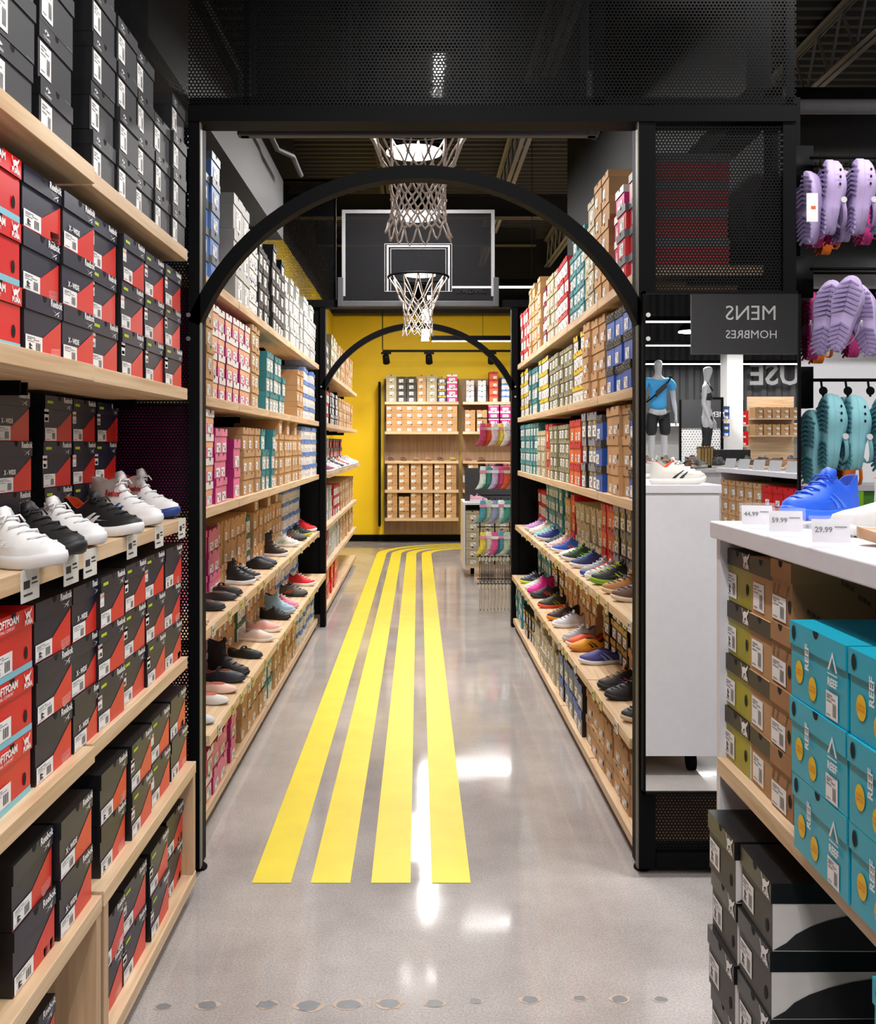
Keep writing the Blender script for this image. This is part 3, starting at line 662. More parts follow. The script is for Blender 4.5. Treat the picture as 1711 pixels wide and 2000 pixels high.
    def label(b, fine):
        u0, v0, u1, v1 = s['lab']; fn = face_fn(w, 0, h - lh, -.0014); R(b, fn, u0, v0, u1, v1, 4)
        f2 = face_fn(w, 0, h - lh, -.0019); du, dv = u1 - u0, v1 - v0
        def r(a0, c0, a1, c1, mi=9): R(b, f2, u0 + a0*du, v0 + c0*dv, u0 + a1*du, v0 + c1*dv, mi)
        if fine:
            r(.08, .84, .55, .89); r(.08, .74, .35, .79); r(.45, .74, .8, .78); r(.08, .62, .5, .66); r(.08, .1, .4, .14)
            for i in range(8): r(.60 + .035*i, .12, .60 + .035*i + (.012 if i % 3 else .024), .62, 5)
            if key in ('navy', 'soft', 'puma', 'pumab'):
                b.poly([f2(u0+du*(.28+.10*x), v0+dv*(.42+.10*y)) for x, y in ((-1,-.6),(1,-.6),(1,0),(.2,.3),(0,1),(-.8,1))], 5)
                b.poly([f2(u0+du*(.28+.10*x), v0+dv*(.24+.10*y)) for x, y in ((-1,-.6),(1,-.6),(1,0),(.2,.3),(0,1),(-.8,1))], 5)
        else:
            r(.12, .6, .6, .75); r(.55, .15, .85, .5)
    if detail:
        B = MB(); shell(B); art(B) if True else 0
        L_ = MB(); lidm(L_); G = MB(); label(G, True); O = MB(); logo(O)
        r = [B.mesh('shoe_box', mats), ('lid', L_.mesh('lid', mats)), ('price_label', G.mesh('price_label', mats))]
        if O.f: r.append(('printed_logo', O.mesh('printed_logo', mats)))
    else:
        B = MB(); shell(B); art(B); lidm(B); label(B, False); logo(B)
        r = [B.mesh('shoe_box', mats)]
    BM[(key, detail)] = r; return r
Q = []
def place_box(key, loc, rotz, label, group, detail=False, tilt=0):
    Q.append((key, tuple(loc), rotz, label, group))
LAY = ['bottom', 'second', 'third', 'fourth', 'fifth', 'sixth']
def run(side, z, xf, segs, shelf, group, px=True, detail_to=5.6, jit=.018):
    """fill one shelf. segs: (start, end, design(s), rows[, setback]) with start/end = depth along the aisle"""
    k = 0; rot = PI/2 * (-side)
    for sg in segs:
        a, c, key, rows = sg[:4]; sb = sg[4] if len(sg) > 4 else 0
        keys = key.split('/'); w = max(DES[q]['w'] for q in keys) + .004
        n = max(1, int(round((c - a) / w))); pitch = max((c - a) / n, w)
        if pitch > w * 1.25: n = int((c-a)/w); pitch = (c-a)/n
        for i in range(n):
            k += 1; y = a + pitch * (i + .5)
            if y + w/2 > c + .075: k -= 1; break
            nr = rows if isinstance(rows, int) else rows[i % len(rows)]
            zz = z + .0004; off = random.uniform(-jit, 0)
            for r in range(nr):
                kk = keys[(i + (r if len(keys) > 2 else 0)) % len(keys)]
                h = DES[kk]['h']; yaw = random.uniform(-1, 1) * math.radians(.9)
                lay = 'top' if (r == nr - 1 and nr > 1) else LAY[r]
                x = side * (xf + sb + .010 - off + random.uniform(-.004, .004))
                lb = '%s shoe box, %s stack in, %s layer, %s' % (DES[kk]['desc'], ORD[k], lay, shelf)
                place_box(kk, (x, y + random.uniform(-.001, .001), zz), rot + yaw, lb, group, y < detail_to)
                zz += h + .0012
S = lambda *a: list(a)
# zone 1: left of the viewer
g1 = 'shoe boxes on the near left shelves'
run(-1, 2.10, .752, S((1.73,1.93,'starn',5),(1.975,2.18,'starn',4),(2.30,2.475,'star',5),(2.48,2.655,'star',4),(2.675,2.85,'star',4),(2.853,3.027,'star',3)), 'near left top shelf', g1)
run(-1, 2.10, .755, S((2.96+.07,3.16,'star',4)), 'far end of near left top shelf', g1)
run(-1, 1.65, .752, S((1.48,1.685,'soft',3),(1.69,1.885,'soft',3),(1.90,2.10,'navy',3),(2.102,2.30,'navyx',3),(2.302,2.51,'navyg',3),(2.53,2.73,'navyg',3),(2.76,2.96,'navyg',3),(2.962,3.16,'navyg',3)), 'near left second shelf', g1)
run(-1, 1.23, .965, S((2.04,2.24,'navy',3),(2.25,2.45,'navyx',3),(2.56,2.76,'navyg',3),(2.775,2.975,'navyg',3),(2.99,3.19,'navyg',(3,))), 'near left sneaker shelf', g1)
run(-1, .78, .752, S((1.52,1.72,'soft',3),(1.735,1.935,'soft',3),(1.95,2.15,'navy',3),(2.155,2.31,'navyx',3),(2.32,2.52,'navyg',3),(2.545,2.745,'navyg',3),(2.75,2.95,'navyg',3),(2.955,3.155,'navy',3)), 'near left shelf under sneakers', g1)
run(-1, .44, .73, S((1.565,1.72,'kraft',(2,)),(1.80,2.00,'navy',2),(2.01,2.21,'navyx',2),(2.30,2.50,'navy',2),(2.52,2.72,'navyg',2),(2.74,2.94,'navyg',2),(2.96,3.16,'navy',2)), 'near left fifth shelf', g1)
run(-1, .085, .74, S((1.60,1.80,'navy',2),(1.82,2.02,'navy',2)), 'near left floor shelf', g1)
run(-1, .085, .735, S((2.275,2.475,'navy',2),(2.477,2.675,'navyg',2),(2.70,2.90,'navyg',2),(2.925,3.125,'navy',2)), 'near left far floor shelf', g1)
# zone 2 left
def YL(x): return max(3.45, .79 * F / (CX - x))
def YR(x): return max(3.45, .79 * F / (x - CX))
def YLs(x): return min(7.7, max(3.45, .945 * F / (CX - x)))
def YRs(x): return min(7.7, max(3.45, .945 * F / (x - CX)))
def cv(fn, lst): return [(fn(a), fn(c), *r) for a, c, *r in lst]
g2 = 'shoe boxes on the left aisle shelves'
run(-1, 2.10, .79, cv(YL, [(382,430,'blueg',(5,4)),(463,492,'lgbig',3)]), 'left aisle top shelf', g2)
run(-1, 2.10, .79, cv(YL, [(493,509,'white',5),(510,563,'coal',(5,4,4)),(564,621,'lgrey',(4,4,3))]), 'deeper left aisle top shelf', g2)
run(-1, 1.65, .79, cv(YL, [(382,407,'pinkg',4),(408,421,'krafts',4),(422,494,'pinkg',4),(495,513,'krafts',4),(528,558,'teal',(3,3,2)),(585,596,'kraft',(3,)),(597,621,'sky',(4,3))]), 'left aisle second shelf', g2)
run(-1, 1.23, .79, cv(YL, [(382,428,'pinkg',4),(430,450,'pinkp',3),(468,481,'mag',2),(484,514,'kraft',3),(521,541,'teal',(3,2)),(542,592,'krafts',(3,4,3)),(596,622,'sky',4)]), 'left aisle third shelf', g2)
run(-1, .78, .93, cv(YLs, [(280,340,'mag',3),(340,392,'pinkp',4),(393,424,'pinkp',3),(425,482,'kraft',(3,3)),(483,492,'green',3),(493,552,'krafts',(3,4,3)),(553,590,'sky',4)]), 'left aisle upper shoe shelf', g2)
run(-1, .44, .93, cv(YLs, [(280,340,'hot',2),(340,412,'hot',(3,)),(413,460,'kraft',(2,)),(461,480,'green',3),(481,538,'krafts',(3,2)),(539,585,'sky',3)]), 'left aisle lower shoe shelf', g2)
run(-1, .085, .80, cv(YL, [(382,424,'hot',2),(426,468,'pinkp',(2,)),(484,520,'kraft',2),(521,543,'teal',2),(544,586,'krafts',2),(590,620,'sky',3)]), 'left aisle bottom shelf', g2)
g3 = 'shoe boxes on the right aisle shelves'
run(1, 2.10, .79, cv(YR, [(1262,1207,'red',(4,4,3)),(1205,1183,'pinkw',4),(1183,1158,'kraft',5),(1156,1134,'cream',(5,4)),(1133,1106,'tealp',(5,4)),(1105,1083,'redw',(4,))]), 'right aisle top shelf', g3)
run(1, 2.10, .79, cv(YR, [(1082,1064,'cream',4),(1063,1053,'maroon',4),(1052,1026,'krafts',(4,5)),(1025,1013,'redw',4)]), 'deeper right aisle top shelf', g3)
run(1, 1.68, .79, cv(YR, [(1262,1232,'kraftt',3),(1229,1206,'rblue',3),(1204,1181,'rblue',3),(1170,1137,'kraftt',(3,)),(1136,1112,'yell',(4,3)),(1110,1066,'olive',4)]), 'right aisle second shelf', g3)
run(1, 1.68, .79, cv(YR, [(1065,1046,'yell',4),(1045,1030,'teal',3),(1029,1013,'yell',4)]), 'deeper right aisle second shelf', g3)
run(1, 1.26, .79, cv(YR, [(1262,1223,'rblue',3),(1220,1176,'kraftt',3),(1172,1160,'rblue',3),(1158,1133,'yelg',3),(1131,1108,'orng',(3,3)),(1106,1073,'olive',4),(1072,1063,'orng',3)]), 'right aisle third shelf', g3)
run(1, 1.26, .79, cv(YR, [(1062,1045,'cream',3),(1044,1013,'tealp',4)]), 'deeper right aisle third shelf', g3)
run(1, .83, .93, cv(YRs, [(1337,1290,'rblue',3),(1288,1235,'rblue',3),(1233,1204,'yelg',3),(1202,1175,'orng',3),(1174,1126,'cream',(3,3,3)),(1125,1117,'orng',3),(1116,1106,'krafts',3),(1105,1068,'tealp',(4,)),(1067,1045,'redw',3)]), 'right aisle upper shoe shelf', g3)
run(1, .43, .93, cv(YRs, [(1337,1226,'kraftt',2),(1224,1176,'multi',3),(1166,1103,'kraftt',(2,)),(1101,1075,'multi',3),(1074,1045,'tealp',3)]), 'right aisle lower shoe shelf', g3)
run(1, .085, .765, cv(YR, [(1262,1146,'kraftt',2),(1144,1096,'ring',(2,)),(1094,1044,'cream',(2,3,2)),(1042,1024,'multi',2)]), 'right aisle bottom shelf', g3)
run(1, .085, .765, cv(YR, [(1023,1009,'tealp',3)]), 'deep end of right aisle bottom shelf', g3)
# near right table
g4 = 'shoe boxes in the white table unit'
run(1, .75, .685, S((2.083,2.252,'puma',4)), 'white table unit', g4, detail_to=9)
run(1, .75, .690, S((1.948,2.080,'darkl',4)), 'white table unit beside yellow-green stack', g4)
run(1, .75, .682, S((1.836,1.944,'birk',4)), 'white table unit', g4)
run(1, .75, .655, S((1.515,1.745,'reef',3),(1.28,1.51,'reef',3)), 'white table unit', g4)
run(1, .126, .64, S((2.02,2.20,'pumab',4),(1.83,2.01,'pumab',4)), 'lower bay of white table unit', g4)
run(1, .126, .66, S((1.24,1.47,'reef',4)), 'lower bay of white table unit', g4)
# zone 3 (beyond the far arch, left)
g5 = 'shoe boxes on the shelves beyond the far arch'
for z, lst, nm in ((2.10, [(8.0,8.5,'coal',4),(8.55,9.0,'coal',3),(9.05,10.0,'cream',(4,3)),(10.1,12.1,'krafts',(4,3))], 'top shelf'),
                   (1.65, [(8.0,8.9,'redw',3),(9.0,9.9,'navyw',3),(10.0,12.1,'krafts',(3,))], 'second shelf'),
                   (1.23, [(8.0,9.0,'navyw',3),(9.1,10.4,'lgrey',3),(10.5,12.1,'red',(3,2))], 'third shelf'),
                   (.78, [(8.0,9.3,'lgrey',3),(9.35,10.0,'redw',3),(10.1,12.1,'krafts',3)], 'fourth shelf'),
                   (.44, [(8.0,8.7,'redb',2),(8.8,10.0,'lgrey',3),(10.1,12.1,'krafts',3)], 'fifth shelf'),
                   (.085, [(8.0,9.9,'redb',(2,))], 'bottom shelf')):
    run(-1, z, .80 if z != 1.23 else .93, lst, 'far left ' + nm, g5)
# ------------------------------------------------------------------ back wall units
YW = 14.42
for u, (xa, xb_) in enumerate(((-.495, .595), (.66, 1.75))):
    t = thing('wood_backed_shelf_unit', ['wood backed shelf unit on the yellow wall, full of kraft boxes', 'right hand wood backed unit on the yellow wall, mostly behind the socks'][u], 'shelf unit', ((xa+xb_)/2, YB - .02, 0), 0, 'shelf units on the yellow wall')
    h = (xb_ - xa)/2
    b = MB(); b.box(-h - .02, h + .02, -.03, 0, .12, 2.46); b.build('back_panel', wood('ash_panel_%d' % u, '#8d7058', '#a98a6d', 2), t)
    if not u: b = MB(); b.box(-h - .10, -h - .07, -.30, -.0, .25, 2.40); b.build('side_bracket', BLACK, t)
    for z in (2.10, 1.66, 1.226, .794, .377):
        b = MB(); b.box(-h, h, -.36, -.03, z - .04, z); b.build('shelf_board', WOODX, t)
    for z, row in ((2.10, S('cream','coal','coal','krafts','cream','multi','pinkw') if not u else S('white','white','orng','sky','sky','pinkw')),
                   (1.66, ['kraft']*7 if not u else S('kraft','kraft','pinkw','pinkw','pinkw','pinkw')),
                   (.794, ['kraft']*6 if not u else S('kraft','pinkw','pinkw','pinkw')),
                   (.377, ['kraft']*6 if not u else S('kraft','kraft','pinkw'))):
        pitch = (2*h - .04) / len(row)
        for i, key in enumerate(row):
            zz = z + .0005; nr = 4 if (z != 2.10 or key in ('multi','cream','white','sky','orng')) else 4
            if u and z == 1.66 and i < 2: nr = 3
            nm = {2.10:'top shelf', 1.66:'second shelf', .794:'fourth shelf', .377:'lowest shelf'}[z]
            hh = {'white':1.2,'sky':1.0}.get(key, 1)
            if z == .377 and i == 1: nr = 3
            for r in range(nr):
                lay = 'top' if r == nr - 1 else LAY[r]
                lb = '%s shoe box, %s stack from left, %s layer, yellow wall %s' % (DES[key]['desc'], ORD[i+1 + (7 if u else 0)], lay, nm)
                place_box(key, (xa + .02 + pitch*(i+.5), YW - .01 + random.uniform(-.008, .008), zz), random.uniform(-.01, .01), lb, 'shoe boxes on the yellow wall')
                zz += DES[key]['h'] + .001

# ------------------------------------------------------------------ shoes
def sm(a, b, t): t = max(0, min(1, (t - a)/(b - a))); return t*t*(3 - 2*t)
def wshape(t): return .74 + .26*sm(.35, .72, t) - .05*math.exp(-((t-.42)/.12)**2)
def spring(t, k=.014): return k * max(0, (t - .70)/.30)**2
KIND = {
 'low':  dict(th=.026, lv=[(.024,.985,.0,1.0),(.040,.972,.004,.98),(.050,.92,.008,.92),(.060,.83,.010,.86),(.070,.74,.012,.78),(.080,.65,.012,.70),(.090,.56,.008,.63),(.100,.47,.010,.55),(.104,.43,.005,.53)], lace=1),
 'high': dict(th=.028, lv=[(.026,.985,.0,1.0),(.044,.972,.004,.98),(.056,.90,.008,.92),(.068,.80,.010,.86),(.080,.70,.012,.78),(.092,.61,.012,.70),(.108,.53,.012,.62),(.125,.48,.018,.58),(.140,.46,.02,.57),(.152,.45,.01,.56)], lace=1),
 'boot': dict(th=.024, lv=[(.022,.985,.0,1.0),(.042,.97,.004,.97),(.054,.88,.008,.92),(.066,.76,.010,.84),(.080,.64,.012,.76),(.098,.54,.012,.68),(.125,.48,.015,.62),(.160,.46,.015,.62),(.195,.47,.00,.64)], lace=1),
 'flat': dict(th=.008, lv=[(.007,.99,.0,.97),(.020,.975,.0,.99),(.032,.93,.004,.95),(.042,.84,.008,.86),(.048,.73,.010,.78)], lace=0),
 'mary': dict(th=.014, lv=[(.012,.99,.0,.97),(.028,.975,.0,.99),(.042,.92,.004,.95),(.052,.82,.008,.86),(.058,.70,.010,.76)], lace=0, strap=1),
 'slip': dict(th=.022, lv=[(.020,.985,.0,1.0),(.036,.97,.004,.98),(.048,.90,.008,.92),(.058,.80,.010,.84),(.068,.70,.012,.74),(.076,.60,.010,.66)], lace=0),
 'dress':dict(th=.020, lv=[(.018,.99,.0,.97),(.034,.98,.004,.96),(.046,.92,.008,.90),(.056,.82,.010,.82),(.068,.70,.012,.72),(.080,.58,.012,.64),(.090,.48,.010,.56)], lace=1),
}
KIND['runner'] = dict(KIND['low'], sw=2.0, lg=1); KIND['court'] = dict(KIND['high'], sw=1.6, lg=2)
for q in ('runner', 'court'): KIND[q]['lv'] = [(z*.93, a, c, d) for z, a, c, d in KIND[q]['lv']]
SH = {}
def ring(L, hw, z, F_, B_, k, n=30, e=.9, sp=1.0, dip=0):
    a = (F_ - B_)*L/2; c = (F_ + B_)*L/2; out = []
    for i in range(n):
        q = 2*PI*i/n; x = c + a*math.cos(q); sy = math.copysign(abs(math.sin(q))**e, math.sin(q))
        out.append((x, hw*k*wshape(x/L)*sy, z + spring(x/L)*sp*L/.28 - dip*math.exp(-((x/L - .24)/.10)**2)))
    return out
def shoe_parts(kind, L, up, so, la, li, ac=None, toe=None):
    key = (kind, L, up, so, la, li, ac, toe)
    if key in SH: return SH[key]
    U = mat(up, .55, var=.05); Sm = mat(so, .5, var=.03); La = mat(la, .7); Li = mat(li, .8); Ac = mat(ac or up, .5); To = mat(toe or up, .5)
    s = L/.28; hw = .052*s; parts = []
    if kind == 'sandal':
        b = MB(); b.loft([ring(L, hw, z*s, 1, 0, k) for z, k in ((0,.95),(.004,1),(.018,1),(.020,.94))], 0); parts.append(('sole', b.mesh('sole', [Sm], True)))
        b = MB()
        for x0, x1, hh in ((.72,.62,.045),(.62,.74,.045),(.30,.30,.07)):
            b.tube([(x0*L, -hw*.9, .016*s), (x0*L*.8 + x1*L*.2, -hw*.7, hh*.8*s), ((x0+x1)/2*L, 0, hh*s), (x0*L*.2 + x1*L*.8, hw*.7, hh*.8*s), (x1*L, hw*.9, .016*s)], .006*s, 6)
        b.tube([(.30*L, -hw*.75, .045*s), (.06*L, -hw*.55, .06*s), (.0, 0, .062*s), (.06*L, hw*.55, .06*s), (.30*L, hw*.75, .045*s)], .005*s, 6)
        parts.append(('strap', b.mesh('strap', [U], True))); SH[key] = parts; return parts
    K = KIND[kind]; th = K['th']; lv = K['lv']
    b = MB(); b.loft([ring(L, hw, 0, .97, .02, .90), ring(L, hw, .003*s, .99, .005, 1.0), ring(L, hw, th*.6*s, 1.005, -.005, 1.05), ring(L, hw, th*s, .995, .0, 1.03), ring(L, hw, th*s + .001, .97, .02, .95)], 0)
    parts.append(('sole', b.mesh('sole', [Sm], True)))
    b = MB(); dp = lambda z: max(0, z - lv[-1][0] + .05)*.55*s if kind in ('low', 'runner', 'slip', 'dress') else max(0, z - lv[-1][0] + .05)*.3*s
    R = [ring(L, hw, z*s, F_, B_, k, sp=max(0, 1 - z*6), dip=dp(z)) for z, F_, B_, k in lv]
    z, F_, B_, k = lv[-1]
    R += [ring(L, hw, (z+.003)*s, F_-.01, B_+.01, k*.93, sp=0, dip=dp(z)), ring(L, hw, z*s, F_-.025, B_+.022, k*.84, sp=0, dip=dp(z)), ring(L, hw, max(th, z-.045)*s + .002, F_-.03, B_+.03, k*.78, sp=0)]
    mi = [1 if (toe and i < 1) else 0 for i in range(len(lv) - 1)] + [2, 2, 2]
    b.loft(R, mi, caps=(False, True)); parts.append(('upper', b.mesh('upper', [U, To, Li], True)))
    def side(t, v, sgn, off=.0018):
        i = min(int(v), len(lv) - 2); f = v - i; q = [lv[i][j]*(1-f) + lv[i+1][j]*f for j in range(4)]
        a = (q[1]-q[2])*L/2; c = (q[1]+q[2])*L/2; x = t*L; cs = max(-.98, min(.98, (x - c)/a)); y = hw*q[3]*wshape(t)*abs(math.sqrt(1-cs*cs))**.9
        return (x, sgn*(y + off), q[0]*s + spring(t)*max(0, 1-q[0]*6)*s)
    if ac:
        b = MB(); sw = K.get('sw', 1)
        for sgn in (-1, 1):
            for (t0, v0, t1, v1, w0, w1) in ((.36,.3,.54,3.6,.030,.010), (.48,.3,.60,2.9,.030,.012), (.30,2.2,.68,1.6,.012,.030)):
                L_, R_ = [], []
                for i in range(7):
                    f = i/6; t = t0 + (t1-t0)*f; v = v0 + (v1-v0)*f; w = (w0 + (w1-w0)*f)*sw
                    L_.append(side(t - w, v, sgn)); R_.append(side(t + w, v, sgn))
                b.loft([L_, R_], 0, closed=False)
        parts.append(('side_stripe', b.mesh('side_stripe', [Ac])))
    if K.get('lg') == 2:
        b = MB(); put_text(b, 'Reebok', .017, lambda u, v: side(.40 + u/L, 5.2 + v/.010, -1, .003), 0, bold=.0006); parts.append(('side_lettering', b.mesh('side_lettering', [mat('#c02030', .5)])))
    if K.get('lace'):
        b = MB(); pk = [(x[1]*L, x[0]*s) for x in lv[2:]]; top = pk[-1]
        tz = []
        for f in (0, .5, 1):
            tz.append((top[0] - .012*s*f + .006*s, top[1] + .026*s*f - .006*s))
        b.loft([[(x - .004*s, -.024*s*q, z - .004*abs(q)), (x + .004*s, 0, z + .003), (x - .004*s, .024*s*q, z - .004*abs(q)), (x - .010*s, 0, z)] for (x, z), q in zip(tz, (1, 1, .8))], 0)
        parts.append(('tongue', b.mesh('tongue', [U], True)))
        b = MB(); m_ = len(pk)
        for i in range(6):
            f = .4 + (m_ - 1.6)*i/5; j = min(int(f), m_ - 2); g = f - j
            x = pk[j][0]*(1-g) + pk[j+1][0]*g; z = pk[j][1]*(1-g) + pk[j+1][1]*g
            d = .010*s if i % 2 else -.010*s
            b.tube([(x - .010*s, -.024*s, z - .003*s), (x + d*.3, -.010*s, z + .004*s), (x - d*.3, .010*s, z + .004*s), (x - .010*s, .024*s, z - .003*s)], .0028*s, 6)
        x, z = pk[-2]
        b.tube([(x, 0, z + .004*s), (x + .008*s, .016*s, z + .008*s), (x + .012*s, .026*s, z - .006*s)], .0022*s, 5); b.tube([(x, 0, z + .004*s), (x + .008*s, -.016*s, z + .008*s), (x + .012*s, -.028*s, z - .006*s)], .0022*s, 5)
        parts.append(('laces', b.mesh('laces', [La], True)))
    if K.get('strap'):
        b = MB(); t = .46
        b.loft([[((t + dx)*L, yy*hw, zz*s) for dx in (-.035, .035)] for yy, zz in ((-.80,.040),(-.74,.058),(-.5,.074),(0,.082),(.5,.074),(.74,.058),(.80,.040))], 0, closed=False)
        parts.append(('strap', b.mesh('strap', [U], True)))
        b = MB(); b.box((t-.03)*L, (t+.03)*L, hw*.72, hw*.82, .050*s, .062*s); parts.append(('buckle', b.mesh('buckle', [mat('#b0b0b0', .3, metal=1)])))
    SH[key] = parts; return parts
def shoe(label, cat, name, kind, toe, ang, z, L, cols, group, roll=0):
    a = math.radians(ang); ps = shoe_parts(kind, L, *cols)
    t = thing(name, label, cat, (toe[0] - L*math.cos(a), toe[1] - L*math.sin(a), z), a, group)
    for nm, me in ps: link(nm, me, t)
    return t
WH = '#e4e4e6'; BK = '#17171a'
# near left display sneakers
gS = 'sneakers on the near left shelf'
Z = 1.2305
near = [('runner',(-.672,1.84),WH,WH,WH,'#d0d0d4','#f2f2f3','white lace-up sneaker at the left picture edge, first on the shelf'),
        ('runner',(-.700,2.03),BK,'#202023',BK,'#101012',None,'plain black sneaker with black sole between two white ones'),
        ('runner',(-.722,2.23),WH,WH,WH,'#cfd6e2','#d9d9dc','white sneaker behind the plain black one'),
        ('runner',(-.712,2.50),BK,WH,BK,'#d9501e','#dfe0e4','black sneaker with white side stripes and white sole'),
        ('court',(-.738,2.79),WH,WH,WH,'#d0d0d4','#2456a8','white high sneaker with blue stripes'),
        ('court',(-.765,3.10),WH,'#23408a',WH,'#c8202a','#23408a','white high sneaker with navy sole and red collar, last on the shelf')]
for k, toe, up, so, la, li, ac, lb in near:
    o = shoe(lb, 'sneaker', 'sneaker', k, toe, -28, Z, .275, (up, so, la, li, ac, None), gS)
# ------------------------------------------------------------------ shelf price tags
def price_tag(X, Y, z, side, label, group, w=.075, h=.055, big=False, col=None):
    t = thing('price_tag', label, 'price tag', (X, Y, z), 0, group)
    b = MB(); b.box(-.001, .001, -w/2, w/2, -h, .0); b.build('paper_card', col or mat('#d9d8d2', .5), t)
    b = MB(); q = -side*.0013
    for (a0, c0, a1, c1) in ((-.4,-.35,-.05,-.6),(.05,-.3,.35,-.38),(.05,-.45,.40,-.5),(-.4,-.75,.1,-.82)):
        b.poly([(q, side*a0*w*-1, c0*h), (q, side*a1*w*-1, c0*h), (q, side*a1*w*-1, c1*h), (q, side*a0*w*-1, c1*h)])
    b.build('printed_price', INK, t)
    return t
for i, (y, e) in enumerate(((1.86,0),(2.08,0),(2.20,0),(2.56,0),(2.83,0),(3.10,0))):
    price_tag(-.742 if y < 2.23 else -.7535, y, 1.232, -1, 'white price tag on the shelf edge under the %s near left sneaker' % ORD[i+1], 'price tags under the near sneakers', w=.085, h=.062)
YT = mat('#cdbf78', .5); WT = mat('#cfcbbd', .5)
# ------------------------------------------------------------------ aisle shoes
def aisle(side, z, xf, lst, shelf, group, taggrp):
    for i, (px, k, L, up, so, la, li, ac, nm, cat, desc) in enumerate(lst):
        Xt = side*(xf + .012); Y = abs(Xt)*F/abs(px - CX)
        ang = (-14 if side < 0 else 194) + random.uniform(-5, 5)
        shoe('%s, %s shoe from the front, %s' % (desc, ORD[i+1], shelf), cat, nm, k, (Xt, Y), ang, z + .0005, L, (up, so, la, li, ac, None), group)
        price_tag(side*(xf - .0025), Y + .02, z + .001, side, 'price tag under the %s, %s' % (desc, shelf), taggrp, w=.06, h=.045, col=YT if i % 3 else WT)
bl = (BK, '#0f0f10', BK, '#6d4a38', None)
aisle(-1, .78, .785, [
 (408,'sandal',.19,'#e3b8a8','#d9b9a4','#fff','#fff',None,'sandal','sandal','pale pink strappy sandal'),
 (441,'mary',.19,*bl,'strap_shoe','shoe','black strap shoe'), (464,'flat',.20,*bl,'ballet_flat','shoe','black ballet flat'),
 (474,'mary',.20,'#1a1a1c','#111',BK,'#7a4a35',None,'strap_shoe','shoe','glossy black strap shoe'),
 (499,'high',.21,BK,WH,BK,'#222',None,'high_top_shoe','shoe','black high top with white sole'),
 (510,'low',.19,BK,WH,WH,'#222','#dddddd','sneaker','sneaker','black sneaker with white toe sole'),
 (535,'slip',.20,BK,BK,BK,'#222',None,'slip_on_shoe','shoe','flat black slip-on shoe'),
 (541,'slip',.20,'#2c3550','#2a2a33',BK,'#8a8a90','#c9c4b8','slip_on_shoe','shoe','navy and cream slip-on shoe'),
 (563,'boot',.21,'#2a211e',WH,BK,'#222',None,'ankle_boot','boot','dark brown white-soled ankle boot'),
 (585,'low',.22,'#cfd3cf',WH,WH,'#3f8a90','#7fc48e','sneaker','sneaker','pale sneaker with green trim'),
 (599,'low',.22,'#55555a','#2a2a2c',BK,'#333','#e06a2a','sneaker','sneaker','grey sneaker with orange trim'),
 (609,'low',.22,BK,'#b8c81a',BK,'#333','#c8d81a','sneaker','sneaker','black sneaker with lime sole'),
 (619,'low',.23,'#cc1a20',WH,'#cc1a20','#801015',None,'sneaker','sneaker','bright red running sneaker')],
 'left aisle upper shoe shelf', 'shoes on the left aisle upper shoe shelf', 'price tags on the left aisle')
aisle(-1, .44, .735, [
 (420,'flat',.19,'#c9c9c9','#a8a8a8','#fff','#d98f80',None,'ballet_flat','shoe','silver glitter ballet flat'),
 (448,'flat',.20,'#d6d3cc','#b0aca5','#fff','#e08a80',None,'ballet_flat','shoe','white glitter flat with strap'),
 (464,'flat',.20,'#e0bfae','#b08f80','#fff','#c98070',None,'ballet_flat','shoe','blush pink ballet flat'),
 (479,'mary',.22,'#1d2130','#14141c',BK,'#8a5a48',None,'strap_shoe','shoe','navy black strap shoe'),
 (487,'boot',.22,'#121214','#0c0c0e',BK,'#222',None,'lace_up_boot','boot','studded black lace-up boot'),
 (513,'mary',.19,BK,'#101012',BK,'#443',None,'strap_shoe','shoe','chunky black strap shoe'),
 (537,'slip',.21,'#dcc3b8','#e8e0d8','#fff','#bbb',None,'slip_on_shoe','shoe','pale blush slip-on shoe'),
 (551,'slip',.21,'#e6a8a0','#efe7df','#fff','#ccc',None,'slip_on_shoe','shoe','pink and white slip-on shoe'),
 (568,'dress',.20,*bl,'loafer','shoe','glossy black loafer'),
 (577,'high',.21,'#8fb0c8','#a9c0d0',WH,'#23344a',None,'high_top_shoe','shoe','light blue high sneaker'),
 (584,'low',.20,'#e77f98','#e89aa8','#fff','#b33',None,'sneaker','sneaker','pink running sneaker'),
 (601,'low',.23,'#5a5450','#2c2a28',BK,'#333','#d9602a','sneaker','sneaker','brown grey trail sneaker'),
 (616,'low',.23,'#d6242a',WH,'#fff','#801015',None,'sneaker','sneaker','red sneaker with white sole')],
 'left aisle lower shoe shelf', 'shoes on the left aisle lower shoe shelf', 'price tags on the left aisle')
